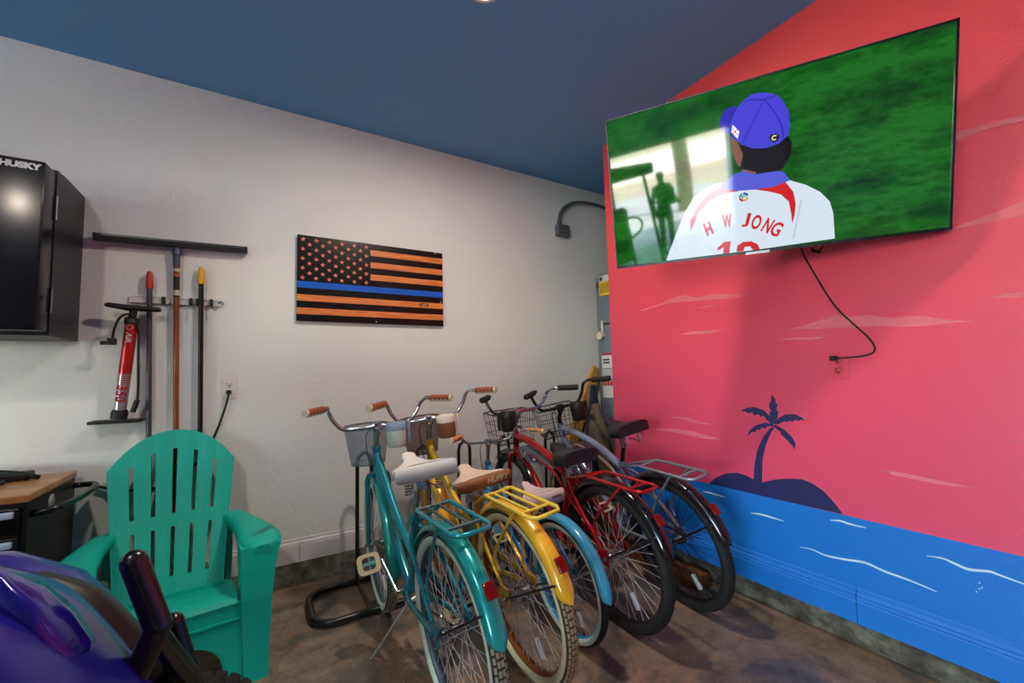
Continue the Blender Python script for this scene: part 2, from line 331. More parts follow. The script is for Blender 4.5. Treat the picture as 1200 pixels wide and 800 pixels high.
# ================================================================ TELEVISION
black_g = mat('black_gloss_plastic', '#0b0b0d', .25)
black_p = mat('black_plastic', '#131315', .5)
black_r = mat('black_rubber', '#161616', .75, bump=.3, bscale=120)
steel = mat('chrome', '#c9ced2', .15, metal=1.)
dsteel = mat('dull_steel', '#8b8f93', .4, metal=1.)
white_p = mat('white_plastic', '#dedbd6', .4)
def screen_mat(name, col, e=1., var=None):
    m = mat(name, '#020202', .04, spec=.38); nt = m.node_tree; b = nt.nodes['Principled BSDF']
    b.inputs['Emission Strength'].default_value = e*TVGAIN; b.inputs['Emission Color'].default_value = lin(col)
    if var:
        tc = nt.nodes.new('ShaderNodeTexCoord'); mp = nt.nodes.new('ShaderNodeMapping'); mp.inputs['Scale'].default_value = (1.3, 1, 3.6)
        n = nt.nodes.new('ShaderNodeTexNoise'); n.inputs['Scale'].default_value = 14; n.inputs['Detail'].default_value = 8; n.inputs['Roughness'].default_value = .7
        n2 = nt.nodes.new('ShaderNodeTexNoise'); n2.inputs['Scale'].default_value = 2.6; n2.inputs['Detail'].default_value = 2
        mx = nt.nodes.new('ShaderNodeMath'); mx.operation = 'ADD'; h = nt.nodes.new('ShaderNodeMath'); h.operation = 'MULTIPLY'; h.inputs[1].default_value = .5
        r = nt.nodes.new('ShaderNodeValToRGB'); e_ = r.color_ramp.elements
        cs = [col]+var
        while len(e_) < len(cs): e_.new(.5)
        for i, cc in enumerate(cs): e_[i].position = .34+.32*i/(len(cs)-1); e_[i].color = lin(cc)
        nt.links.new(tc.outputs['Object'], mp.inputs[0]); nt.links.new(mp.outputs[0], n.inputs['Vector']); nt.links.new(mp.outputs[0], n2.inputs['Vector'])
        nt.links.new(n.outputs['Fac'], mx.inputs[0]); nt.links.new(n2.outputs['Fac'], mx.inputs[1]); nt.links.new(mx.outputs[0], h.inputs[0]); nt.links.new(h.outputs[0], r.inputs['Fac'])
        nt.links.new(r.outputs['Color'], b.inputs['Emission Color'])
    return m
TC = Vector((1.788, .9345, 2.0912)); TU = Vector((.504, -.8633, -.0244)).normalized(); TN = Vector((-.8407, -.4839, -.2432)).normalized()
TV_ = TU.cross(TN) if TU.cross(TN).z > 0 else TN.cross(TU)
TV_.normalize()
# television local frame: x along the screen, y away from the wall side (screen faces +y'), z up
TM = Matrix(((TU.x, -TN.x, TV_.x), (TU.y, -TN.y, TV_.y), (TU.z, -TN.z, TV_.z)))
tv = thing('television', TC, 'large flat television on the coral wall showing a baseball player from behind', 'television', rot=TM.to_euler())
W2, H2 = .616, .3545
f = MB(black_g); f.bbox((-W2, 0.004, -H2), (W2, .03, H2), .006)
for a, b in (((-W2, -.004, -H2), (W2, .004, -H2+.012)), ((-W2, -.004, H2-.006), (W2, .004, H2)), ((-W2, -.004, -H2), (-W2+.006, .004, H2)), ((W2-.006, -.004, -H2), (W2, .004, H2))): f.box(a, b)
f.bbox((-.42, .028, -.30), (.42, .055, .12), .01)
f.build('casing', tv)
s = MB(); scol = {}
def sm(n, c, e=1., var=None): return s.m(screen_mat('screen_'+n, c, e, var))
g = sm('grass', '#072c0c', 1., ['#0e4212', '#165a1a', '#217024', '#185c1a'])
s.add([(-W2+.006, .0035, -H2+.012), (W2-.006, .0035, -H2+.012), (W2-.006, .0035, H2-.006), (-W2+.006, .0035, H2-.006)], [(0,1,2,3)], g)
lvl = [.0034]
def pic(pts, mi):
    lvl[0] -= .00012
    pts = [(a, max(b, -H2+.0125)) for a, b in pts]
    s.add([(a, lvl[0], b) for a, b in pts], [tuple(range(len(pts)))], mi)
whi = sm('jersey', '#dbe9f5'); red = sm('red', '#d3262b'); blu = sm('cap_blue', '#4a46d8'); dbl = sm('cap_dark', '#332fb4'); hai = sm('hair', '#1d1a20'); ski = sm('skin', '#8a5a49'); fol = sm('fold', '#bed0e2')
lb = sm('collar', '#5a60d8'); wht = sm('white', '#ffffff')
for k, mi in (('hair', hai), ('neck', ski), ('jersey', whi), ('fold', fol), ('bandl', red), ('bandr', red), ('collar', lb), ('brim', dbl), ('face', ski), ('crown', blu), ('seam1', dbl), ('seam2', dbl), ('seam3', dbl), ('seam4', dbl), ('patch', wht), ('badge', hai), ('one', red), ('eight', red)):
    pic(TVP[k], mi)
pa = [sum(p[i] for p in TVP['patch'])/4 for i in (0, 1)]; lvl[0] -= .0001
s.lathe([(.0045, 0), (.0001, 0)], (pa[0], lvl[0], pa[1]), 'y', 12, red)
for dx, dz in ((-.007, .012), (.007, -.012), (-.008, -.006), (.007, .006)): s.box((pa[0]+dx-.002, lvl[0], pa[1]+dz-.002), (pa[0]+dx+.002, lvl[0]+.00005, pa[1]+dz+.002), hai)
ba = [sum(p[i] for p in TVP['badge'])/6 for i in (0, 1)]
s.lathe([(.011, 0), (.005, 0)], (ba[0], lvl[0], ba[1]), 'y', 16, sm('gold', '#d8cfa0'), a0=.6, a1=5.4)
sw = [(TVP['swirl'][0][i]+TVP['swirl'][1][i])/2 for i in (0, 1)]
for a0, a1, cc, n in ((.2, 1.7, '#2b59c0', 'swb'), (1.9, 3.2, '#3aa0a8', 'sww'), (3.3, 4.6, '#c03030', 'swr'), (4.7, 6.1, '#e0b030', 'swy')):
    s.lathe([(.019, 0), (.010, 0)], (sw[0], lvl[0], sw[1]), 'y', 8, sm(n, cc), a0=a0, a1=a1)
s.lathe([(.008, 0), (.003, 0)], (sw[0], lvl[0], sw[1]), 'y', 10, sm('swg', '#3fa050'), a0=0, a1=4.5)
for L in 'HWJONG':
    (ax, az), (bx, bz) = TVP[L]; lvl[0] -= .00002
    d = Vector((bx-ax, 0, bz-az)); up = Vector((-d.z, 0, d.x)).normalized(); wd = d.length; hgt = .060
    cu = MB(); cu.text(L, 1, Matrix.Identity(4), fat=.05 if L in 'HW' else .03); xs = [p[0] for p in cu.v]; ys = [p[1] for p in cu.v]
    for sc_, mi, off in ((1.0, red, 0),):
        vs = [Vector((ax, lvl[0]-off, az)) + d*((p[0]-min(xs))/(max(xs)-min(xs))) + up*hgt*((p[1]-min(ys))/(max(ys)-min(ys))) for p in cu.v]
        s.add([tuple(v) for v in vs], [tuple(q) for q in cu.f], mi)
s.build('screen', tv)
lg = MB(mat('grey_silver', '#a9adb2', .35, metal=.6)); lg.box((-.045, -.006, -H2-.004), (.045, -.002, -H2+.006)); lg.build('logo_bar', tv)
# wall bracket arm
br = thing('television_bracket', (XR-.02, .95, 2.05), 'black swivel arm bracket holding the television to the coral wall', 'bracket')
m_ = MB(black_p); m_.box((-.001, -.14, -.13), (.019, .14, .13)); m_.build('wall_plate', br)
m_ = MB(black_p); bc = Vector(TM @ Vector((0, .056, 0))) + TC - Vector(br.location)
m_.tube([(0, 0, 0), (-.12, .10, 0), tuple(bc)], .018, 8); m_.build('arm', br)
# television power cord, and small hanging cable end
m_ = MB(black_r); m_.tube([(2.16, .985, 1.93), (2.195, .965, 1.86), (2.213, .966, 1.80), (2.222, .954, 1.748), (2.228, .865, 1.529), (2.228, .793, 1.423), (2.226, .743, 1.357), (2.224, .727, 1.31), (2.222, .755, 1.287), (2.212, .83, 1.279), (2.20, .872, 1.279)], .0038, 8, sub=6)
tag(m_.build('power_cord'), 'thin black power cord hanging from the television to the coral outlet', 'cord')
m_ = MB(black_r, dsteel); m_.tube([(2.17, .93, 1.84), (2.20, .915, 1.785), (2.19, .89, 1.772), (2.19, .865, 1.80), (2.17, .855, 1.85)], .003, 8, sub=5); m_.tube([(2.19, .915, 1.782), (2.187, .882, 1.764)], .007, 8)
tag(m_.build('video_cable'), 'short looped black cable end dangling under the television', 'cable')

# ================================================================ OUTLETS
def outlet(name, o, right, out, pm, label, socks=(1, 1)):
    # plate local: x right, y up, z out
    M = frameM(o, right, (0, 0, 1))
    if (Vector(right).cross(Vector((0, 0, 1)))).dot(Vector(out)) < 0: sg = -1
    else: sg = 1
    r = tag(bpy.data.objects.new(name, None), label, 'outlet'); COL.objects.link(r); r.matrix_world = M
    p = MB(pm); p.bbox((-.037, -.0615, 0), (.037, .0615, sg*.006), .003); p.build('cover_plate', r)
    dk = mat('slot_black', '#0a0a0a', .6)
    for k, y in enumerate((.023, -.023)):
        q = MB(pm, dk); q.lathe([(.017, sg*.006), (.017, sg*.0085), (.0001, sg*.0085)], (0, y, 0), 'z', 20)
        for a, b in (((-.009, y+.0), (-.006, y+.009)), ((.006, y+.001), (.0085, y+.008))): q.box((a[0], a[1], sg*.006), (b[0], b[1], sg*.0092), 1)
        q.lathe([(.0035, sg*.006), (.0035, sg*.0092), (.0001, sg*.0092)], (0, y-.008, 0), 'z', 10, 1)
        q.build('receptacle', r)
    q = MB(dsteel); q.lathe([(.003, sg*.006), (.003, sg*.0075), (.0001, sg*.0075)], (0, 0, 0), 'z', 8); q.build('screw', r)
    return r
outlet('wall_outlet', (-.154, YW-.001, 1.203), (1, 0, 0), (0, -1, 0), white_p, 'white duplex wall outlet on the white wall right of the hanging poles')
cor_p = mat('coral_painted_plastic', '#d6485c', .35)
outlet('wall_outlet', (XR-.001, .866, 1.247), (0, -1, 0), (-1, 0, 0), cor_p, 'coral painted wall outlet under the television on the mural wall')
# black cord plugged into the white outlet
m_ = MB(black_r); m_.bbox((-.166, YW-.035, 1.168), (-.142, YW-.008, 1.192), .005); m_.tube([(-.154, YW-.03, 1.175), (-.158, YW-.035, 1.14), (-.175, YW-.024, 1.07), (-.205, YW-.010, .97), (-.27, YW-.009, .82), (-.42, YW-.009, .70), (-.58, YW-.009, .69), (-.72, YW-.009, .74)], .0055, 8, sub=6)
tag(m_.build('extension_cord'), 'black cord plugged into the white outlet and drooping behind the green chair', 'cord')
m_ = MB(black_p); m_.bbox((2.19, .862, 1.268), (XR-.009, .882, 1.290), .004); 
tag(m_.build('cord_plug'), 'black plug seated in the coral outlet under the television', 'plug')

# ================================================================ FLAG
fx0, fx1, fz0, fz1 = .190, 1.172, 1.612, 2.168
flag = thing('wooden_flag_plaque', ((fx0+fx1)/2, YW-.0015, fz0), 'wooden American flag plaque with orange and black stripes and one blue stripe', 'wall art')
FW, FH = fx1-fx0, fz1-fz0; st = FH/13
bw = mat('black_stained_wood', '#15110f', .25, bump=.3, bscale=20); ow = wood('orange_stained_wood', '#c96c34', '#ea9558', (2, 30, 30), .3); bl = mat('blue_stained_wood', '#1b5fc8', .3); sc_m = mat('carved_star_wood', '#d8745a', .5)
b = MB(bw); b.box((-FW/2, -.018, 0), (FW/2, 0, FH)); b.build('backing_board', flag)
for i in range(13):
    zt = FH - i*st; zb = zt - st; xa = -FW/2 + (.46*FW if i < 7 else 0)
    mt = bl if i == 7 else (ow if i % 2 == 1 else bw)
    if i > 7 or i == 7 or i % 2 == 1 or i < 7:
        q = MB(mt); q.box((xa+.0005, -.0225, zb+.0008), (FW/2-.0005, -.0175, zt-.0008)); q.build('stripe', flag)
cn = MB(bw, sc_m); cw = .46*FW; ch = 7*st; cn.box((-FW/2+.0005, -.0235, FH-ch+.001), (-FW/2+cw, -.0175, FH-.0005))
for r in range(9):
    for k in range(6 if r % 2 == 0 else 5):
        cx = -FW/2 + cw*(.07 + (k + (0 if r % 2 == 0 else .5))*.174); cz = FH - ch*(.095 + r*.104)
        P = [(cx + (.0165 if j % 2 == 0 else .0068)*math.sin(PI*j/5), -.0237, cz + (.0165 if j % 2 == 0 else .0068)*math.cos(PI*j/5)) for j in range(10)]
        cn.prism(P, (0, -.001, 0), 1)
cn.build('star_field', flag)
tx = MB(mat('burnt_black', '#0c0705', .6)); tx.text('4710', .036, frameM((FW*.345, -.0232, FH-9.5*st), (1, 0, 0), (0, 0, 1)), fat=.0012, shear=.2); tx.build('house_number', flag)
for a, b_ in ((-.455, .535), (.43, .545), (-.0, .012), (.47, .18)): sc = MB(white_p); sc.lathe([(.004, -.0245), (.0001, -.0245)], (a, 0, b_), 'y', 8); sc.build('screw_head', flag)

# ================================================================ WALL TOOLS
rail = thing('tool_rail', (-.405, YW-.001, 1.697), 'narrow silver tool rail with black clips and hooks on the white wall', 'tool rack')
q = MB(mat('silver_rail', '#d0cec9', .35, metal=.1)); q.box((-.20, -.012, -.018), (.20, 0, .018)); q.box((-.20, -.016, .013), (.20, -.012, .018)); q.box((-.20, -.016, -.018), (.20, -.012, -.013)); q.build('rail_channel', rail)
for x in (-.09, .03, .124):
    q = MB(black_p); q.bbox((x-.04, -.03, -.02), (x-.024, -.010, .02), .004); q.build('clip', rail); q = MB(black_p); q.bbox((x+.024, -.03, -.02), (x+.04, -.010, .02), .004); q.build('clip', rail)
for x in (-.03, .075, .165):
    q = MB(dsteel); q.tube([(x, -.012, -.005), (x, -.04, -.03), (x+.012, -.05, -.05), (x+.02, -.045, -.03)], .0022, 6, sub=4); q.build('hook', rail)
q = MB(dsteel); q.tube([(.19, -.014, 0), (.205, -.02, .008), (.212, -.02, -.002), (.207, -.02, -.014)], .004, 6, sub=4); q.build('end_hook', rail)
yp = YW-.0315
def pole(name, x0, z0, x1, z1, r, pm, label, cat, cap=None, capm=None):
    o = thing(name, (x0, yp, z0), label, cat)
    q = MB(pm); q.cyl((0, 0, 0), (x1-x0, 0, z1-z0), r, n=14); q.build('pole', o)
    if cap:
        d = Vector((x1-x0, 0, z1-z0)).normalized(); e = Vector((x1-x0, 0, z1-z0)); q = MB(capm)
        q.tube([tuple(e-d*.0), tuple(e+d*.015), tuple(e+d*(cap-.02)), tuple(e+d*cap*.96), tuple(e+d*cap)], [r*1.25, r*1.4, r*1.15, r*.9, r*.5], 14); q.build('end_grip', o)
    return o
pole('grey_tool_pole', -.488, .40, -.522, 1.755, .0125, mat('grey_metal_pole', '#55565a', .35, metal=.5), 'grey metal tool pole with a red end grip clipped on the rail', 'tool', .095, mat('red_grip', '#b8321f', .45))
pole('black_tool_pole', -.272, .40, -.297, 1.80, .0125, mat('black_metal_pole', '#1b1b1e', .3, metal=.4), 'black tool pole with a yellow end grip, right of the squeegee', 'tool', .10, mat('yellow_grip', '#e0a814', .45))
sq = thing('floor_squeegee', (-.375, yp, .40), 'wide floor squeegee hung head up on a brown wooden handle', 'squeegee')
q = MB(wood('brown_handle_wood', '#6e3a1c', '#94542a', (20, 20, 2), .35)); q.cyl((0, 0, 0), (-.037, 0, 1.57), .0135, n=14); q.build('handle', sq)
q = MB(black_p, mat('label_cream', '#c9c2ae', .5), mat('label_orange', '#c4581c', .5)); 
def along(z): return (-.037*z/1.57, 0, z)
q.tube([along(1.315), along(1.43)], .0142, 14, 0); q.tube([along(1.325), along(1.355)], .0146, 14, 1); q.tube([along(1.43), along(1.445)], .0146, 14, 2); q.tube([along(1.46), along(1.475)], .0146, 14, 1); q.build('handle_label', sq)
q = MB(mat('blue_grey_plastic', '#3a4a66', .4)); q.tube([along(1.555), (-.037, 0, 1.60)], [.022, .018], 14); q.tube([along(1.49), along(1.55)], .0165, 14); q.build('socket', sq)
M = Matrix.Translation((-.04, 0, 1.612)) @ Matrix.Rotation(math.radians(-1.2), 4, 'Y')
q = MB(mat('grey_alu', '#4b4f52', .4, metal=.6), black_r); q.box((-.335, -.022, -.012), (.335, .02, .016), 0, M); q.box((-.335, -.014, .016), (.335, .006, .024), 0, M)
q.box((-.335, -.026, -.014), (.335, -.022, .010), 1, M); q.box((-.337, -.022, -.012), (-.325, .02, .022), 1, M); q.box((.325, -.022, -.012), (.337, .02, .022), 1, M); q.build('squeegee_head', sq)

# floor pump hung by its handle
pu = thing('bicycle_pump', (-.606, YW-.05, 1.068), 'red and silver bicycle floor pump with black handle hung on the wall', 'pump')
redp = mat('pump_red', '#b01f1c', .3, metal=.2); silp = mat('pump_silver', '#b6b8bb', .28, metal=.7)
top = Vector((.027, -.03, .50)); bot = Vector((-.012, -.01, .0))
def pl(t): return tuple(bot + (top-bot)*t)
q = MB(redp, silp); q.tube([pl(.46), pl(.985)], .0265, 20, 0); q.tube([pl(.08), pl(.46)], .0265, 20, 1)
for k in range(14): q.tube([pl(.30+k*.021), pl(.30+k*.021+.004+.0007*k)], .0268, 20, 0)
q.build('barrel', pu)
q = MB(redp, white_p); Mt = frameM((bot+(top-bot)*.345)+Vector((0, -.0275, 0)), (bot-top), (1, 0, 0))
q.text('350', .058, Mt, 0, shear=.15, fat=.0012, align='LEFT'); Mt2 = frameM((bot+(top-bot)*.88)+Vector((0, -.0275, 0)), (bot-top), (1, 0, 0)); q.build('size_lettering', pu); q = MB(redp, white_p); q.text('AIR', .034, Mt2, 1, shear=.2, align='LEFT'); q.build('pump_lettering', pu); q = MB(redp, white_p)
Mb = frameM((bot+(top-bot)*.935)+Vector((0, -.0278, 0)), (1, 0, 0), (0, 0, 1)); q.lathe([(.013, 0), (.0115, 0)], tuple(Mb.translation), 'y', 20, 1); q.build('badge', pu); q = MB(redp); q.text('BELL', .010, frameM((bot+(top-bot)*.935)+Vector((0, -.0283, 0)), (1, 0, 0), (0, 0, 1)), 0); q.build('badge_lettering', pu)
q = MB(black_p); q.tube([pl(.97), pl(1.03), pl(1.05)], [.031, .031, .015], 20); q.build('top_collar', pu); q = MB(black_p); q.tube([pl(-.0), pl(.06), pl(.09)], [.034, .034, .029], 20); q.build('barrel_collar', pu)
q = MB(black_p); q.cyl(pl(1.04), pl(1.12), .017); c = Vector(pl(1.14))
q.tube([c+Vector((-.112, 0, .013)), c+Vector((-.10, 0, .012)), c+Vector((-.02, 0, .0)), c+Vector((.02, 0, .0)), c+Vector((.10, 0, -.004)), c+Vector((.112, 0, -.004))], [.008, .0125, .016, .016, .0125, .008], 12); q.build('handle', pu)
q = MB(black_p); q.bbox((-.122, -.05, -.022), (.083, .045, -.006), .005); q.build('foot_plate', pu)
q = MB(black_r); q.tube([(.04, -.02, .03), (.062, -.03, .10), (.060, -.04, .30), (.055, -.045, .46), (.03, -.06, .53), (-.01, -.06, .52), (-.035, -.05, .46), (-.04, -.05, .40)], .0055, 8, sub=6); q.build('hose', pu)
q = MB(black_p); q.bbox((-.06, -.065, .375), (-.025, -.035, .41), .006); q.cyl((-.085, -.05, .385), (-.055, -.05, .385), .010); q.build('valve_head', pu); q = MB(black_p); q.cyl((.045, -.03, .03), (.062, -.03, .09), .012); q.build('hose_fitting', pu)

# electrical box and flexible conduit
eb = thing('electrical_box', (2.33, YW-.0005, 2.475), 'small grey electrical box on the white wall beside the coral wall', 'electrical box')
gm = mat('grey_metal_box', '#6c7074', .45, metal=.4)
q = MB(gm); q.bbox((-.065, -.05, 0), (.065, 0, .10), .006); q.build('box_body', eb)
q = MB(gm); q.cyl((-.035, -.028, .10), (-.035, -.028, .135), .02); q.build('connector', eb)
q = MB(gm); q.tube([(-.035, -.028, .13), (-.02, -.03, .20), (.03, -.03, .27), (.13, -.03, .33), (.27, -.03, .362), (.43, -.03, .368), (.60, -.03, .345), (.85, -.03, .27)], .0145, 10, sub=8); q.build('conduit', eb)

# ================================================================ WATER HEATER CORNER
hc = (2.82, 2.66); hr = .27
wh = thing('water_heater', (hc[0], hc[1], 0), 'tall grey water heater standing behind the end of the coral wall', 'water heater')
gh = mat('heater_grey_enamel', '#6f7f8c', .35); 
q = MB(gh); q.lathe([(.0001, .46), (hr-.01, .46), (hr, .475), (hr, 2.08), (hr-.012, 2.095), (.0001, 2.11)], n=40); q.build('tank', wh)
q = MB(mat('heater_band', '#39424a', .4)); q.lathe([(hr+.002, 1.98), (hr+.002, 2.04)], n=40); q.build('top_band', wh)
def label_patch(a0, a1, z0, z1, m, nm='sticker'):
    q = MB(m); q.lathe([(hr+.003, z0), (hr+.003, z1)], n=12, a0=math.radians(a0), a1=math.radians(a1)); return q.build(nm, wh)
ly = mat('label_yellow', '#e8d21a', .5); lw = mat('label_white', '#d8dadb', .5); lr = mat('label_red', '#b83030', .5)
L0 = 164
label_patch(L0, 245, 1.90, 2.02, ly, 'yellow_energy_label'); label_patch(L0, 245, 2.022, 2.075, lw); label_patch(L0-1, 245, 1.38, 1.40, lr); label_patch(L0, 245, 1.27, 1.38, lw); label_patch(L0, 245, 1.18, 1.26, lw); label_patch(L0, 245, 1.02, 1.165, lw); label_patch(L0+1, 206, 1.12, 1.16, lr)
def print_lines(zs, h, a0, a1):
    q = MB(mat('heater_print', '#23282c', .6))
    for z in zs: q.lathe([(hr+.0035, z), (hr+.0035, z+h)], n=8, a0=math.radians(L0+a0), a1=math.radians(L0+a1))
    q.build('label_print', wh)
print_lines([1.335, 1.31], .014, 4, 22); print_lines([1.19+k*.014 for k in range(5)], .004, 2, 30); print_lines([1.925+k*.014 for k in range(6)], .006, 3, 30); print_lines([1.64], .02, 4, 25); print_lines([2.035], .03, 3, 12)
q = MB(mat('ivory_plastic', '#d9d5c4', .4)); q.cyl((-.26, .03, 1.55), (-.31, .03, 1.55), .02); q.cyl((-.31, .03, 1.55), (-.325, .03, 1.55), .034); q.cyl((-.285, .03, 1.55), (-.285, .03, 1.68), .011); q.build('relief_valve', wh)
q = MB(mat('painted_stand_wood', '#8d8f8c', .6)); q.box((-.28, -.28, .38), (.28, .28, .46)); [q.box((a*.27-.03, b_*.27-.03, 0), (a*.27+.03, b_*.27+.03, .38)) for a in (-1, 1) for b_ in (-1, 1)]; q.build('stand', wh)
def plank(name, a, b_, w_, th, m, label, tw=(0, 1, 0)):
    a = Vector(a); b_ = Vector(b_); o = thing(name, a, label, 'lumber'); z = (b_-a).normalized(); y = Vector(tw); y = (y-z*y.dot(z)).normalized(); x = y.cross(z)
    M = Matrix(((x.x, y.x, z.x, 0), (x.y, y.y, z.y, 0), (x.z, y.z, z.z, 0), (0, 0, 0, 1))); q = MB(m); q.box((-w_/2, -th/2, 0), (w_/2, th/2, (b_-a).length), 0, M); q.build('board', o); return o
pine = wood('pine_board', '#b0803f', '#c99a56', (3, 3, .8), .6); brn = wood('brown_board', '#6b4423', '#8d5f34', (3, 3, .8), .6)
plank('pine_board', (2.06, 2.925, .08), (2.665, 2.925, 1.27), .10, .036, pine, 'pale pine board leaning sideways beside the grey water heater')
plank('brown_board', (2.20, 2.892, .10), (2.61, 2.892, .93), .07, .03, brn, 'darker brown board leaning in front of the pale pine board')
# tan canvas bag and dark blue tarp
def sack(name, c, r, h, m, label, cat, seed):
    rnd = random.Random(seed); q = MB(m); rings = []
    for i in range(13):
        t = i/12; rr = r*(.75+.35*math.sin(PI*min(1, t*1.15)))*(1 if t < .8 else 1-(t-.8)*2.6); ring = []
        for k in range(20):
            a = 2*PI*k/20; w_ = 1+.10*math.sin(3*a+5*t+seed)+.07*math.sin(5*a-9*t)+.03*rnd.random(); ring.append((rr*w_*math.cos(a)+.05*math.sin(3*t+seed), rr*w_*math.sin(a)*.8, h*t))
        rings.append(ring)
    q.loft(rings, True, True); o = q.build(name, None, c); return tag(o, label, cat)
sack('canvas_bag', (2.305, 2.50, .412), .075, .58, mat('tan_canvas', '#6d6653', .9, bump=.6, bscale=25), 'crumpled tan canvas bag in front of the grey water heater', 'bag', 2)
sack('blue_tarp', (2.40, 2.745, .0), .065, 1.13, mat('dark_blue_tarp', '#1c2a44', .8, bump=.6, bscale=18), 'bunched dark blue tarp between the boards and the water heater', 'tarp', 5)
cs = thing('wooden_crate', (2.345, 2.50, 0), 'low wooden crate on the floor under the tan bag', 'crate')
for k in range(3):
    for ya in (-.12, .10): q = MB(brn); q.box((-.15, ya, .02+.135*k), (.06, ya+.02, .13+.135*k)); q.build('slat', cs)
q = MB(brn); q.box((-.15, -.10, 0), (-.13, .10, .41)); q.build('crate_side', cs); q = MB(brn); q.box((.04, -.10, 0), (.06, .10, .41)); q.build('crate_side', cs); q = MB(brn); q.box((-.13, -.10, .39), (.04, .10, .41)); q.build('crate_lid', cs)
# lumber offcut on the floor
q = MB(wood('orange_lumber', '#6b3d19', '#92592a', (1, 12, 12), .6)); Mx = Matrix.Translation((2.155, 1.90, .0)) @ Matrix.Rotation(math.radians(96), 4, 'Z'); q.box((-.33, -.045, 0), (.25, .045, .075), 0, Mx)
tag(q.build('lumber_offcut'), 'reddish brown length of lumber lying along the curb of the coral wall', 'lumber')

# ================================================================ WALL CABINET
cb = thing('wall_cabinet', (-1.25, YW, 1.465), 'black metal wall cabinet with angled side, hung on the white wall', 'cabinet')
bkm = mat('black_powder_coat', '#101012', .38, bump=.35, bscale=220); bks = mat('black_smooth_steel', '#0b0b0d', .22)
q = MB(bkm); q.box((-.45, -.28, 0), (.45, -.0, .755)); q.build('cabinet_body', cb)
for sx in (0, 1):
    q = MB(bks); q.bbox((-.449+sx*.449, -.465, .012), (-.001+sx*.449, -.345, .735), .006) ; q.build('cabinet_door', cb)
q = MB(bkm); q.box((-.45, -.345, -.0), (.45, -.28, .75)); q.build('door_frame', cb)
for z in (.10, .52): q = MB(dsteel); q.cyl((.452, -.346, z), (.452, -.346, z+.11), .005); q.build('hinge', cb)
q = MB(mat('logo_silver', '#c8c8c8', .3)); q.text('HUSKY', .034, frameM((.374, -.4665, .704), (1, 0, 0), (0, 0, 1)) @ Matrix.Diagonal((1.12, 1, 1, 1)), fat=.0022); q.build('cabinet_lettering', cb)

# ================================================================ TOOL CHEST
tc_ = thing('tool_chest', (-1.27, 2.66, 0), 'black rolling tool chest with a wooden top below the wall cabinet', 'tool chest')
q = MB(bkm); q.box((-.50, -.235, .10), (.50, .25, .795)); q.build('chest_body', tc_)
q = MB(wood('butcher_block', '#9c6a3c', '#c49059', (1.2, 10, 10), .35)); q.bbox((-.505, -.245, .795), (.505, .255, .825), .004); q.build('wooden_top', tc_)
for k, (z0, z1) in enumerate(((.675, .778), (.53, .667), (.425, .53), (.27, .415), (.115, .26))):
    q = MB(bks); q.bbox((-.47, -.255, z0), (.482, -.235, z1), .004); d = q.build('drawer', tc_)
    q = MB(mat('drawer_pull_silver', '#b4cde6', .3, metal=.2)); q.bbox((-.46, -.272, z1-.034), (.47, -.25, z1-.010), .004); q.build('drawer_pull', d)
q = MB(black_g); q.tube([(.50, -.20, .74), (.53, -.215, .745), (.575, -.19, .75), (.595, -.10, .752), (.60, .10, .755), (.585, .20, .757), (.54, .235, .757), (.50, .235, .757)], .014, 10, sub=5); q.build('push_handle', tc_)
q = MB(mat('badge_silver', '#b5b3ad', .4, metal=.3)); q.lathe([(.0001, .002), (.03, .002), (.03, 0)], (.5005, -.02, .745), 'x', 24); q.build('round_badge', tc_)
for x in (-.42, .42):
    for y in (-.17, .18): q = MB(black_r); q.lathe([(.0001, -.02), (.045, -.02), (.05, -.01), (.05, .01), (.045, .02), (.0001, .02)], (x, y, .05), 'y', 20); q.build('caster', tc_)
# black strap bundle lying on the chest
q = MB(black_p); rnd = random.Random(4); zt = .838
q.bbox((-1.0, 2.76, .826), (-.88, 2.83, .862), .01)
q.tube([(-1.5, 2.70, zt), (-1.25, 2.78, zt+.03), (-1.08, 2.82, zt+.035), (-.93, 2.79, zt+.02), (-.845, 2.74, zt)], .011, 8, sub=5)
q.tube([(-1.5, 2.55, zt), (-1.2, 2.60, zt), (-1.0, 2.66, zt+.004), (-.93, 2.69, zt)], .011, 8, sub=5)
q.tube([(-1.5, 2.64, zt), (-1.15, 2.56, zt+.012), (-.99, 2.55, zt), (-.93, 2.57, zt)], .012, 8, sub=5)
q.tube([(-1.12, 2.82, .86), (-1.02, 2.74, .855), (-.95, 2.66, .842)], .009, 8, sub=5)
q.tube([(-1.3, 2.76, .86), (-1.12, 2.66, .87), (-.97, 2.60, .85)], .009, 8, sub=5)
tag(q.build('folded_tripod'), 'folded black tripod lying on the wooden top of the tool chest', 'tripod')
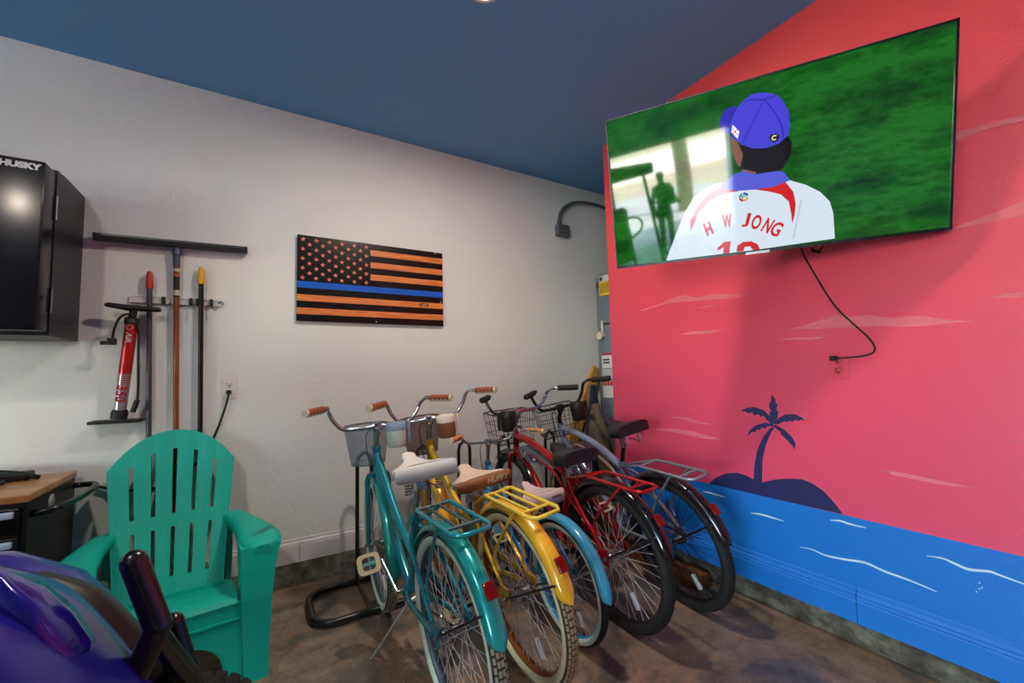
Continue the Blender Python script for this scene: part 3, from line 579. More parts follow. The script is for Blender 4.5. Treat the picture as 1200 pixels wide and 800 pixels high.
# ================================================================ BICYCLES
leather = mat('brown_leather', '#8a4a2a', .55); cream_g = mat('cream_grip', '#d8d2b4', .55); spoke_m = mat('spoke_steel', '#c4c7ca', .3, metal=.35)
refl_m = mat('red_reflector', '#720806', .15, coat=.3); blk = mat('bike_black', '#121214', .3); tread_b = mat('tread_black', '#1a1a1b', .8)
def bicycle(name, D):
    g = D['g']; fm = D['frame']; W = D.get('W', .98)
    root = thing(name, (D['x'], D['y'], 0), D['label'], 'bicycle', rot=(D['lean'], 0, math.radians(D['yaw'])))
    root.scale = (D['s'],)*3
    R = .335; hz = g['hz']; hx = g['hx']
    A = Vector((W-.04-hx, 0, .335-hz)).normalized()     # head axis pointing down
    HT = Vector((hx, 0, hz)); HB = HT + A*.125
    st = D['steer']; Q = Matrix.Rotation(-st, 4, A)
    def front(p): return HT + (Q @ (p-HT))
    def B(mb, nm, par, fr=False):
        if fr: mb.xf = front
        return mb.build(nm, par)
    def wheel(cx, fr):
        rim = D['rim']; h = MB(rim, dsteel)
        h.lathe([(.285, -.016), (.292, -.019), (.296, -.015), (.288, 0), (.296, .015), (.292, .019), (.285, .016), (.280, 0)], (cx, 0, R), 'y', 64, 0, closed=True)
        h.lathe([(.008, -.055), (.022, -.045), (.022, -.03), (.014, -.025), (.014, .025), (.022, .03), (.022, .045), (.008, .055)], (cx, 0, R), 'y', 20, 1)
        wh_ = B(h, 'front_wheel' if fr else 'rear_wheel', root, fr)
        prof = []; K = 16
        for k in range(K):
            a = 2*PI*k/K; prof.append((.3085-.0265*math.cos(a), .0275*math.sin(a)))     # a=0 inner
        mi = []
        for k in range(K):
            mid = (k+.5)/K*360
            mi.append(1 if 110 < mid < 250 else 0)
        t = MB(D['side'], D['tread'], D.get('knobm', D['tread'])); t.lathe(prof, (cx, 0, R), 'y', 72, mi, closed=True)
        if D.get('knobs', True):
            NB = 84
            for i in range(NB):
                for j, off in enumerate((-.0175, -.006, .006, .0175)):
                    a = 2*PI*(i+(.5 if j in (1, 2) else 0))/NB; rr = .3345 if j in (1, 2) else .3295
                    M = Matrix.Translation((cx, 0, R)) @ Matrix.Rotation(-a, 4, 'Y') @ Matrix.Translation((rr, off, 0)) @ Matrix.Rotation(math.radians((off*1800) if j in (0, 3) else 0), 4, 'Z')
                    t.box((-.003, -.0042, -.0085), (.0022, .0042, .0085), 2, M)
        B(t, 'tire', wh_, fr)
        sp = MB(D.get('spk', spoke_m))
        for i in range(36):
            sd = 1 if i % 2 else -1; a = 2*PI*i/36; b = a + (1 if (i//2) % 2 else -1)*.95
            p = (cx+.285*math.cos(a), 0, R+.285*math.sin(a)); q_ = (cx+.02*math.cos(b), sd*.035, R+.02*math.sin(b)); sp.tube([q_, p], .0016, 4, caps=False)
        B(sp, 'spokes', wh_, fr)
        rf = MB(mat('clear_reflector', '#cfd6dc', .15)); a = D.get('ra_', -2.1); c = Vector((cx+.20*math.cos(a), .0, R+.20*math.sin(a)))
        M = Matrix.Translation(c) @ Matrix.Rotation(-a, 4, 'Y'); rf.bbox((-.038, -.005, -.014), (.038, .009, .014), .006, 0, M); B(rf, 'wheel_reflector', wh_, fr)
        return wh_
    wheel(0, False); wheel(W, True)
    # frame
    BBp = Vector((g['bx']-.0, 0, g['bz'])); COLp = Vector((g['cx'], 0, g['cz'])); ST = BBp + (COLp-BBp)*.52
    f = MB(fm, steel)
    f.tube([HT - A*.005, HB], .021, 14); f.tube([HT-A*.008, HT+A*.006], .024, 14); f.tube([HB-A*.008, HB+A*.006], .024, 14)
    def mid(a, b, t, dz): p = a+(b-a)*t; return p + Vector((0, 0, dz))
    if D['type'] == 'step':
        u0 = HT + A*.03; l0 = HB - A*.02
        f.tube([u0, mid(u0, ST, .3, -.025), mid(u0, ST, .7, -.035), ST], .0185, 14, sub=6)
        f.tube([l0, mid(l0, BBp, .3, -.03), mid(l0, BBp, .7, -.035), BBp], .0205, 14, sub=6)
    else:
        u0 = HT + A*.025; l0 = HB - A*.02
        f.tube([u0, mid(u0, COLp, .3, .028), mid(u0, COLp, .7, .02), COLp - Vector((0, 0, .03))], .0225, 14, sub=6)
        f.tube([l0, mid(l0, BBp, .4, .03), BBp], .0215, 14, sub=6)
        dm = mid(l0, BBp, .22, .03)
        arch = MB(D.get('archm', fm)); e = Vector((.03, 0, R))
        for sy in (-1, 1): arch.tube([dm+Vector((0, sy*.012, 0)), dm+Vector((-.10, sy*.02, .06)), mid(dm, COLp, .75, -.01)+Vector((0, sy*.024, 0)), COLp+Vector((-.06, sy*.05, -.12)), Vector((.10, sy*.062, .46)), Vector((.02, sy*.066, R+.03))], .0095, 10, sub=6)
        arch.build('arched_stay', root)
    f.tube([BBp, COLp], .0165, 14); f.cyl(BBp-Vector((0, .038, 0)), BBp+Vector((0, .038, 0)), .024)
    for sy in (-1, 1):
        f.tube([COLp+Vector((-.01, sy*.016, -.03)), COLp+Vector((-.09, sy*.05, -.09)), Vector((.03, sy*.066, R+.04))], .009, 10, sub=5)
        f.tube([BBp+Vector((-.02, sy*.025, 0)), BBp+Vector((-.12, sy*.045, 0)), Vector((.03, sy*.066, R))], .011, 10, sub=4)
        f.box((-.018, sy*.062, R-.03), (.05, sy*.068, R+.045)); 
    f.tube([COLp-Vector((0, 0, .02)), COLp+Vector((-.0, 0, .015))], .0215, 14)
    f.build('frame', root)
    ax = MB(dsteel)
    for sy in (-1, 1): ax.cyl((0, sy*.05, R), (0, sy*.085, R), .005); ax.cyl((0, sy*.068, R), (0, sy*.076, R), .011, n=6)
    ax.build('axle_nut', root)
    # fork
    k = MB(D.get('forkm', fm), steel); FA = Vector((W, 0, R))
    k.box(tuple(HB+A*.006+Vector((-.02, -.052, -.022))), tuple(HB+A*.006+Vector((.02, .052, .0))), 0)
    for sy in (-1, 1):
        k.tube([HB+A*.02+Vector((0, sy*.04, .01)), HB+A*.05+Vector((.0, sy*.055, 0)), HB+A*.2+Vector((.005, sy*.055, 0)), FA+Vector((-.0, sy*.055, 0))], [.014]*13+[.013, .012, .011, .010, .009, .009] if False else .0125, 12, sub=5)
        k.cyl(FA+Vector((0, sy*.05, 0)), FA+Vector((0, sy*.075, 0)), .009, mi=1)
    B(k, 'fork', root, True)
    # fenders
    def fender(cx, a0, a1, nm, fr, w=.036):
        q = MB(D['fender']); rings = []; n = 36
        TT = [i/30*.94 for i in range(31)] + [.94+.06*math.sin(PI/2*i/8) for i in range(1, 9)]
        for t in TT:
            a = math.radians(a0 + (a1-a0)*t); ww = w; e = min(t, 1-t)
            if t > .94: ww = w*math.sqrt(max(.03, 1-((t-.94)/.061)**2))
            sec = []
            for j in range(9):
                b = -1 + j/4; sec.append((.356 + .012*(1-b*b)*1.3 - (.014 if abs(b) > .9 else 0), b*ww))
            sec += [(r-.002, y*.97) for r, y in sec[::-1]]
            rings.append([(cx+r*math.cos(a), y, R+r*math.sin(a)) for r, y in sec])
        q.loft(rings, True, True); return B(q, nm, root, fr)
    rfz = fender(0, 18, g['ta'], 'rear_fender', False)
    fender(W, 50, 190, 'front_fender', True, .034)
    if D.get('reflector', True):
        a = math.radians(g['ra']); q = MB(refl_m, blk); c = Vector((.385*math.cos(a), 0, R+.385*math.sin(a)))
        M = Matrix.Translation(c) @ Matrix.Rotation(-(a), 4, 'Y')
        q.bbox((-.0, -.019, -.026), (.013, .019, .026), .005, 0, M); q.box((-.016, -.008, -.01), (.001, .008, .02), 1, M); q.build('rear_reflector', rfz)
    sb = MB(blk if D.get('darkstay', True) else dsteel)
    a = math.radians(g['ra']+8); e = Vector((.352*math.cos(a), 0, R+.352*math.sin(a)))
    for sy in (-1, 1): sb.tube([(0, sy*.066, R), e+Vector((.006, sy*.038, 0)), e+Vector((0, sy*.030, .0))], .0042, 6)
    sb.build('fender_stay', root)
    # luggage rack
    if D.get('rack'):
        rm = D['rack']; z = g['rkz']; xr = g['rkx']; w = g['rkw']; xf = g['cx']-.235; q = MB(rm, D.get('rackslat', rm))
        q.tube([COLp+Vector((-.02, .02, -.01)), (xf+.03, w*.8, z-.005), (xf, w, z), (xr+.03, w, z), (xr, w*.75, z), (xr, -w*.75, z), (xr+.03, -w, z), (xf, -w, z), (xf+.03, -w*.8, z-.005), COLp+Vector((-.02, -.02, -.01))], .0078, 8)
        for y in ((-w*.33, w*.33) if D.get('rails', True) else ()): q.tube([(xf+.02, y, z-.004), (xr+.08, y, z-.004)], .0055, 8, 1)
        for x in (xf+.01, xr+.08): q.tube([(x, -w, z-.002), (x, w, z-.002)], .0062, 8, 1)
        for sy in (-1, 1): q.tube([(xr+.12, sy*w, z), (xr+.16, sy*w, z-.04), (.05, sy*.068, R+.17), (.04, sy*.066, R+.10)], .007, 8, sub=5)
        if D.get('board'): q.box((xr+.085, -w+.012, z-.012), (xf, w-.012, z-.007), 1)
        q.build('luggage_rack', root)
    # drivetrain
    ca = math.radians(D.get('crank', 25)); cv = Vector((math.cos(ca), 0, math.sin(ca)))*.165
    q = MB(steel); q.lathe([(.0001, -.045), (.03, -.045), (.035, -.043), (.088, -.043), (.09, -.041), (.088, -.039), (.0001, -.039)], BBp, 'y', 40)
    q.cyl(BBp-Vector((0, .062, 0)), BBp+Vector((0, .062, 0)), .010)
    q.tube([BBp+Vector((0, .06, 0)), BBp+cv*.15+Vector((0, .066, 0)), BBp+cv+Vector((0, .085, 0))], [.012, .0095, .009], 8); q.tube([BBp-Vector((0, .06, 0)), BBp-cv*.15-Vector((0, .066, 0)), BBp-cv-Vector((0, .085, 0))], [.012, .0095, .009], 8)
    cr = q.build('crankset', root)
    for sy in (-1, 1):
        c = BBp + cv*sy + Vector((0, sy*.145, 0)); q = MB(D.get('pedalm', blk), mat('pedal_cream', '#b7ad8c', .6))
        M = Matrix.Translation(c) @ Matrix.Rotation(D.get('ptilt', -.3), 4, 'Y'); q.cyl(c-Vector((0, sy*.06, 0)), c+Vector((0, sy*.045, 0)), .007)
        for zz, mi in ((-.011, 0), (.006, 1)):
            ring = []
            for t in range(24):
                a = 2*PI*t/24; cs, sn = math.cos(a), math.sin(a); rx = .044*math.copysign(abs(cs)**.45, cs); ry = .05*math.copysign(abs(sn)**.45, sn)
                ring.append((rx, ry))
            inn = [(x*.62, y*.58) for x, y in ring]
            th = .017 if mi == 0 else .005
            L = [[tuple(M @ Vector((x, y, zz))) for x, y in ring], [tuple(M @ Vector((x, y, zz+th))) for x, y in ring], [tuple(M @ Vector((x, y, zz+th))) for x, y in inn], [tuple(M @ Vector((x, y, zz))) for x, y in inn]]
            q.loft(L, True, False, mi, False, loop=True)
        q.box((-.008, -.045, -.008), (.008, .045, .006), 0, M); q.build('pedal', cr)
    q = MB(mat('chain_dark', '#3c3a38', .5, metal=.7)); q.tube([BBp+Vector((.0, -.041, .088)), (0, -.041, R+.03), (-.03, -.041, R), (0, -.041, R-.03), BBp+Vector((0, -.041, -.088)), BBp+Vector((.088, -.041, 0))], .004, 6, loop=True); q.build('chain', root)
    q = MB(D.get('guard', fm)); gz = BBp.z; pts = [(BBp.x+.10, gz), (BBp.x+.09, gz+.06), (BBp.x, gz+.108), (BBp.x-.1, gz+.105), (-.01, R+.05), (-.03, R+.03), (0, R+.02), (BBp.x-.1, gz+.06), (BBp.x, gz+.06), (BBp.x+.06, gz+.03)]
    q.prism([(x, -.052, z) for x, z in pts], (0, -.004, 0)); q.build('chain_guard', root)
    if D.get('kick'):
        q = MB(mat('bright_steel', '#d5d8dc', .25, metal=.5), fm); kx, ky, kz = D['kick']; q.tube([BBp+Vector((-.055, .02, -.02)), BBp+Vector((-.06, .045, -.035)), (kx, ky, kz)], .006, 8); q.cyl(BBp+Vector((-.055, .0, -.02)), BBp+Vector((-.058, .045, -.03)), .012); q.build('kickstand', root)
    # saddle
    sx, sz, sw, nx = g['sx'], g['sz'], g['sw'], g['snx']; sd = D['saddle']; q = MB(sd['m'], sd.get('m2', sd['m'])); rings = []; n = 18; L = nx - sx; ht = sd.get('h', .065)
    for i in range(n+1):
        t = i/n; x = sx + L*t
        w = sw*(1-.12*(1-t)**8) if t < .25 else sw*(.25+.75*(.5+.5*math.cos(PI*min(1, (t-.25)/.6)))) ; w = max(w, sw*.24)
        if t > .9: w *= math.sqrt(max(.05, 1-((t-.9)/.102)**2))
        top = sz + .012*math.cos(2*PI*t)*.8 + (.006 if t > .85 else 0); h = ht*(1-.45*t)
        sec = []
        for j in range(12):
            a = PI*j/11; cx_ = math.cos(a); sn = math.sin(a); sec.append((x, w*math.copysign(abs(cx_)**.7, cx_), top - h + h*sn**.28))
        rings.append(sec)
    q.loft(rings, True, True, [0]*11+[1]); sdl = q.build('saddle', root)
    if sd.get('panel'):
        q = MB(sd['m2']); rr_ = []
        for i in range(17):
            y = -1 + i/8; x = sx - .014 + .010*y*y; hh = ht*(1.08 if abs(y) < .93 else .86); zc = sz - ht*.46
            rr_.append([(x+.014, y*sw*1.03, zc+hh*.5), (x, y*sw*1.03, zc+hh*.5-.004), (x-.003, y*sw*1.03, zc), (x, y*sw*1.03, zc-hh*.5), (x+.014, y*sw*1.03, zc-hh*.5)])
        q.loft(rr_, True, True); q.build('saddle_panel', sdl)
    if sd.get('text'):
        q = MB(sd['tm']); q.text(sd['text'], sd.get('ts', .04), frameM((sx-.019, sd.get('ty', 0), sz-ht*.42), (0, -1, 0), (0, 0, 1)), shear=.25, fat=.001); q.build('saddle_lettering', sdl)
    q = MB(steel)
    for sy in (-1, 1):
        hel = [(sx+.035+.018*math.cos(t*.8), sy*sw*.52+.018*math.sin(t*.8), sz-ht-.055+.055*t/40) for t in range(41)]; q.tube(hel, .0024, 5)
        q.tube([(sx+.035, sy*sw*.5, sz-ht-.055), (sx+L*.45, sy*.025, sz-ht-.03), (nx-.05, sy*.015, sz-ht*.6)], .0035, 6)
    q.box((sx+.075, -.02, sz-ht-.06), (sx+.12, .02, sz-ht-.02)); q.build('saddle_spring', sdl)
    q = MB(D.get('postm', steel)); q.tube([COLp, (sx+.10, 0, sz-ht-.03)], .0135, 12); q.build('seat_post', root)
    # handlebar
    cz, cx = g['clz'], g['clx']; gx, gy, gz_ = g['gx'], g['gy'], g['gz']; CL = Vector((cx, 0, cz)); q = MB(D.get('barm', steel))
    q.tube([HT-A*.0, HT-A*.05, CL+Vector((.0, 0, -.03)), CL], [.014, .014, .017, .021], 12); q.bbox(CL-Vector((.022, .02, .03)), CL+Vector((.02, .02, .024)), .008); q.cyl(CL+Vector((0, -.034, 0)), CL+Vector((0, -.022, 0)), .016); q.cyl(CL-Vector((0, .024, 0)), CL+Vector((0, .024, 0)), .021)
    stem = B(q, 'stem', root, True)
    G = lambda sy, t: Vector((gx + .098*t, sy*(gy-.078*t), gz_+.002*t)); ky_ = gy/.339; dz_ = gz_-cz
    q = MB(D.get('barm', steel)); half = [CL+Vector((.002, .05, 0)), CL+Vector((.004, .10*ky_, 0)), CL+Vector((.0, .165*ky_, .07*dz_)), CL+Vector((-.015, .208*ky_, .42*dz_)), CL+Vector((-.032, .232*ky_, .82*dz_)), G(1, 1.25) if gx > .55 else Vector((cx-.08, .245*ky_, gz_)), G(1, 1.), G(1, 0)]
    full = [Vector((p.x, -p.y, p.z)) for p in half[::-1]] + half
    q.tube(full, .0108, 12, sub=6); hb = B(q, 'handlebar', root, True)
    for sy in (1, -1):
        gm_ = D['grip']; q = MB(gm_[0], gm_[1]); P = [G(sy, t/10) for t in range(11)]
        q.tube(P, [.0165+(.0012 if i % 2 else 0) for i in range(11)], 12, 0); q.tube([G(sy, -.06), G(sy, .02)], [.0175, .0175], 12, 1); q.tube([p+Vector((0, 0, -.0035)) for p in P], [.0158]*11, 12, 1); B(q, 'grip', hb, True)
    # basket
    bk = D.get('basket'); 
    if bk == 'mesh':
        q = MB(D['bm'], D['bmr']); rr = []
        bx = cx+.135; by = D.get('bky', .03)
        for zz, sc_ in ((cz-.205, .74), (cz-.20, .76), (cz-.11, .88), (cz-.0, 1.)):
            rr.append([(bx+.10*sc_*math.cos(2*PI*t/32)*(1.0), by+.118*sc_*math.sin(2*PI*t/32), zz) for t in range(32)])
        q.loft(rr, True, False, 0); q.add(rr[0], [tuple(range(32))], 0)
        q.tube([(p[0], p[1], p[2]) for p in rr[-1]], .0045, 8, 1, loop=True); q.tube([(p[0], p[1], p[2]) for p in rr[0]], .003, 6, 1, loop=True)
        bo = B(q, 'basket', root, True)
    elif bk == 'wire':
        q = MB(blk); bx0, bx1, z1, z0 = cx+.03, cx+.25, cz-.01, cz-.21
        def ring(z, k): return [(bx0-.0, -.15*k, z), (bx1*k+bx0*(1-k)-.02, -.15*k, z), (bx1*k+bx0*(1-k), -.12*k, z), (bx1*k+bx0*(1-k), .12*k, z), (bx1*k+bx0*(1-k)-.02, .15*k, z), (bx0, .15*k, z)]
        for z, k, r in ((z1, 1, .0045), ((z1*2+z0)/3, .95, .002), ((z1+2*z0)/3, .90, .002), (z0, .85, .0035)): q.tube(ring(z, k), r, 6, loop=True)
        for i in range(9):
            y = -.145+.29*i/8; q.tube([(bx1, y, z1), (bx1*.85+bx0*.15, y*.85, z0), (bx0, y*.85, z0), (bx0, y, z1)], .0017, 5, caps=False)
        for i in range(1, 6):
            x = bx0+(bx1-bx0)*i/6; x2 = bx0+(bx1-bx0)*.85*i/6; q.tube([(x, .15, z1), (x2, .1275, z0), (x2, -.1275, z0), (x, -.15, z1)], .0017, 5, caps=False)
        bo = B(q, 'wire_basket', root, True)
    if D.get('cup'):
        cu = D['cup']; cy = cu['y']; rc = cu.get('r', .046); z0 = cz-.105+cu.get('dz', 0); q = MB(cu['m'], cu['rim']); ccx = cx-.062
        q.lathe([(.0001, z0), (rc*.9, z0), (rc*.95, z0+.006), (rc, z0+.09)], (ccx, cy, 0), 'z', 28, 0); q.lathe([(rc*1.02, z0+.085), (rc*1.04, z0+.12), (rc*.98, z0+.122), (rc*.95, z0+.10), (rc*.9, z0+.01), (.0001, z0+.008)], (ccx, cy, 0), 'z', 28, 1)
        sg = 1 if cy > 0 else -1
        q.bbox((ccx-.008, cy+sg*rc*1.12, z0+.01), (ccx+.008, cy+sg*(rc*1.12+.018), z0+.125), .006, 1) 
        q.tube([(cx-.01, cy, cz), (ccx+rc*.9, cy, cz-.01)], .012, 10, 1); q.lathe([(.016, -.014), (.019, 0), (.016, .014)], (cx, cy, cz), 'y', 12, 1); B(q, 'cup_holder', root, True)
    q = MB(black_r)
    q.tube([CL+Vector((.01, .03, -.01)), CL+Vector((.06, .05, -.06)), HB+Vector((.05, .03, .02)), HB+Vector((.0, .03, -.02))], .0028, 6, sub=5); B(q, 'brake_cable', root, True)
    return root
GEO = {
'teal': dict(ra=138.9, ta=162.9, rkx=-.223, rkz=.743, rkw=.069, sx=.157, sz=.890, sw=.123, snx=.349+.04, cx=.34, cz=.633, hx=.872, hz=.859, clx=.836, clz=.973, gx=.618, gy=.339, gz=1.101, bx=.447, bz=.30),
'yellow': dict(ra=143.8, ta=162.8, rkx=-.272, rkz=.728, rkw=.064, sx=.201, sz=.768, sw=.132, snx=.44, cx=.31, cz=.64, hx=.872, hz=.846, clx=.817, clz=.977, gx=.542, gy=.324, gz=1.116, bx=.45, bz=.29),
'sky': dict(ra=141, ta=176.2, rkx=-.25, rkz=.736, rkw=.065, sx=.125, sz=.80, sw=.126, snx=.384, cx=.31, cz=.66, hx=.903, hz=.852, clx=.858, clz=1.013, gx=.481, gy=.317, gz=1.114, bx=.45, bz=.29),
'red': dict(ra=139.7, ta=162.6, rkx=-.267, rkz=.709, rkw=.059, sx=.193, sz=.805, sw=.128, snx=.46, cx=.31, cz=.66, hx=.891, hz=.83, clx=.84, clz=.972, gx=.607, gy=.331, gz=1.101, bx=.45, bz=.29),
'silver': dict(ra=139.4, ta=163.5, rkx=-.25, rkz=.733, rkw=.062, sx=.163, sz=.945, sw=.125, snx=.40, cx=.328, cz=.69, hx=.97, hz=.862, clx=.906, clz=.995, gx=.627, gy=.291, gz=1.161, bx=.45, bz=.29)}
def paint(n, c, c2=None): return mat(n, c, .22, metal=.35, coat=.6, var=[c2] if c2 else None, vscale=5)
teal_p = paint('teal_bike_paint', '#1c93a3'); teal_f = paint('teal_fender_paint', '#22a39f'); yel_p = paint('yellow_bike_paint', '#e2ba2e'); yel_f = mat('yellow_fender_paint', '#e9b125', .22, coat=.6)
sky_p = paint('sky_blue_bike_paint', '#2f8ec2'); red_p = paint('red_bike_paint', '#b3131a'); sil_p = paint('silver_blue_bike_paint', '#8f9db8'); blk_f = mat('black_fender', '#0d0d10', .16, coat=.6)
mint = mat('mint_white_rubber', '#c3d6cc', .6); cream = mat('cream_rubber', '#cfc7a2', .6); brown_t = mat('brown_tread', '#3a3028', .8); blk_s = mat('black_sidewall', '#1c1c1d', .65)
meshg = mat('blue_grey_wire_mesh', '#7d93a6', .5, alpha=.5, metal=.3); meshb = mat('brown_wire_mesh', '#6a4034', .5, alpha=.6, metal=.3)
bicycle('cruiser_bicycle', dict(x=.631, y=1.47, yaw=92.1, lean=math.radians(-3.5), steer=math.radians(-4.6), s=1.011, g=GEO['teal'], W=.955, type='step', frame=teal_p, fender=teal_f, rim=mat('teal_rim', '#49606e', .4, metal=.4), side=mint, tread=brown_t,
  rack=teal_p, rackslat=mat('grey_worn_rack', '#56686e', .4, metal=.4), saddle=dict(m=mat('white_vinyl', '#dcd9d2', .45), m2=mat('white_vinyl_side', '#cfd6d0', .5), h=.056, panel=True), grip=(leather, cream_g), basket='mesh', bm=meshg, bmr=mat('blue_grey_rim', '#5a6d7d', .4, metal=.4),
  cup=dict(y=-.085, m=mat('mint_cup', '#c9d6c6', .5), rim=mat('blue_grey_vinyl', '#7f97ab', .45), r=.05), pedalm=mat('teal_pedal', '#4f8791', .5), crank=38, kick=(.545, .165, .012), ptilt=-.95, knobm=mat('mint_tread_blocks', '#9fa08a', .7), label='teal cruiser bicycle with pale mesh basket and white saddle, nearest the green chair'))
bicycle('cruiser_bicycle', dict(x=.986, y=1.552, yaw=90.5, lean=math.radians(-6.9), steer=math.radians(-9.6), s=1.0215, g=GEO['yellow'], W=.97, type='step', frame=yel_p, fender=yel_f, rim=mat('brown_rim', '#8a4a1e', .35, metal=.3), side=cream, tread=mat('tan_tread', '#40362a', .8), knobm=mat('tan_tread_blocks', '#a8946c', .7),
  rack=mat('yellow_rack_paint', '#e3c43c', .3, coat=.4), saddle=dict(m=mat('peach_vinyl', '#e0c9b4', .5), m2=mat('brown_vinyl', '#8a5a34', .5), h=.045, panel=True, text='HUFFY', tm=mat('cream_lettering', '#d8c49a', .5), ts=.036, ty=-.055), grip=(leather, cream_g), basket='mesh', bm=meshb, bmr=mat('brown_wire_rim', '#6b3d28', .4),
  cup=dict(y=-.085, m=mat('brown_cup', '#8a5c34', .5), rim=mat('ivory_vinyl', '#dcd3c2', .45), r=.052), crank=200, label='yellow cruiser bicycle with brown saddle lettered in cream, second from the green chair'))
bicycle('kids_bicycle', dict(x=1.274, y=1.637, yaw=88.7, lean=math.radians(-4.8), steer=math.radians(-14.5), s=.8206, g=GEO['sky'], W=1.03, type='step', frame=sky_p, fender=mat('sky_fender_paint', '#3fa3cc', .22, coat=.6), rim=mat('sky_rim', '#2c9ad0', .35), side=mint, tread=tread_b, knobs=False, reflector=False, darkstay=False,
  saddle=dict(m=mat('pink_white_vinyl', '#d8c3c4', .4), m2=mat('pink_white_vinyl', '#d8c3c4', .4), h=.072, panel=True, text='MICARGI', tm=blk, ts=.017, ty=-.06), grip=(mat('orange_grip', '#c07a40', .5), cream_g), crank=70, label='small sky blue bicycle with pale pink saddle, between the yellow and red bicycles'))
bicycle('cruiser_bicycle', dict(x=1.549, y=1.583, yaw=88.0, lean=math.radians(-4.7), steer=math.radians(-2.8), s=1.0207, g=GEO['red'], W=.98, type='diamond', frame=red_p, fender=blk_f, rim=blk, side=blk_s, tread=tread_b, rack=red_p, rails=False,
  saddle=dict(m=mat('black_vinyl', '#18181b', .5), h=.07), grip=(black_r, black_r), basket='wire', cup=dict(y=.10, m=black_p, rim=black_p, r=.05), crank=60, label='red cruiser bicycle with black saddle, red luggage rack and black fenders'))
bicycle('cruiser_bicycle', dict(x=1.974, y=1.538, yaw=83.9, lean=math.radians(-10.1), steer=math.radians(-13), s=1.0134, g=GEO['silver'], W=.99, type='diamond', frame=sil_p, fender=mat('dark_purple_fender', '#17141f', .25, coat=.5), rim=blk, side=blk_s, tread=tread_b, spk=blk, rack=mat('silver_rack', '#9aa3b0', .3, metal=.6), rails=False,
  archm=mat('rusty_silver', '#a88c86', .4, metal=.4), saddle=dict(m=mat('black_vinyl', '#18181b', .5), h=.065), grip=(black_r, black_r), barm=mat('black_bar', '#17171a', .3, metal=.3), postm=blk, basket='wire', cup=dict(y=-.11, m=black_p, rim=black_p, r=.052), crank=110, label='silver blue bicycle with black handlebar, nearest the coral wall'))
# red bicycle tank panel
rb = [o for o in COL.objects if o.name.startswith('cruiser_bicycle') and 'red cruiser' in o.get('label', '')][0]
q = MB(mat('tank_silver_blue', '#8794a6', .3, metal=.5), steel, blk)
q.prism([(.83, .026, .745), (.80, .026, .70), (.72, .026, .665), (.60, .026, .675), (.50, .026, .69), (.62, .026, .735), (.74, .026, .762)], (0, -.052, 0), 0)
for k in range(6): q.tube([(.80-.035*k, .028, .735-.004*k), (.785-.035*k, .0285, .70), (.755-.03*k, .028, .69)], .003, 6, 2 if k % 2 else 1, sub=3)
q.ball((.74, .028, .708), .02, 14, 1, (1, .35, 1)); q.build('tank_panel', rb)
sb_ = [o for o in COL.objects if o.name.startswith('cruiser_bicycle') and 'silver blue' in o.get('label', '')][0]

# ================================================================ BIKE RACK
rk = thing('bike_rack', (1.2, 2.55, 0), 'black tubular steel floor rack holding the front wheels of the bicycles', 'bike rack')
rkm = mat('rack_black_paint', '#101114', .3, coat=.3)
y0, y1 = -.185, .20; xa, xb = -.95, .93; zr = .024
q = MB(rkm); pts = []
for cx_, cy_, a0 in ((xa+.11, y1-.11, 90), (xa+.11, y0+.11, 180), (xb-.11, y0+.11, 270), (xb-.11, y1-.11, 0)):
    for i in range(7): a = math.radians(a0+15*i); pts.append((cx_+.11*math.cos(a), cy_+.11*math.sin(a), zr))
q.tube(pts, .0185, 12, loop=True); q.build('base_loop', rk)
for px_ in (.565, .94, 1.24, 1.56, 1.98):
    x = px_-1.2; q = MB(rkm); hw = .043
    q.tube([(x-hw, y1, zr), (x-hw, y1, .72), (x-hw*.8, y1, .755), (x, y1, .782), (x+hw*.8, y1, .755), (x+hw, y1, .72), (x+hw, y1, zr)], .0115, 10); q.build('wheel_hoop', rk)
    q = MB(rkm)
    for sx in (-1, 1): q.box((x+sx*hw-.004, y0+.0, .005), (x+sx*hw+.004, y1, .042))
    q.box((x-hw, y0+.02, .008), (x+hw, y0+.12, .014)); q.build('wheel_tray', rk)

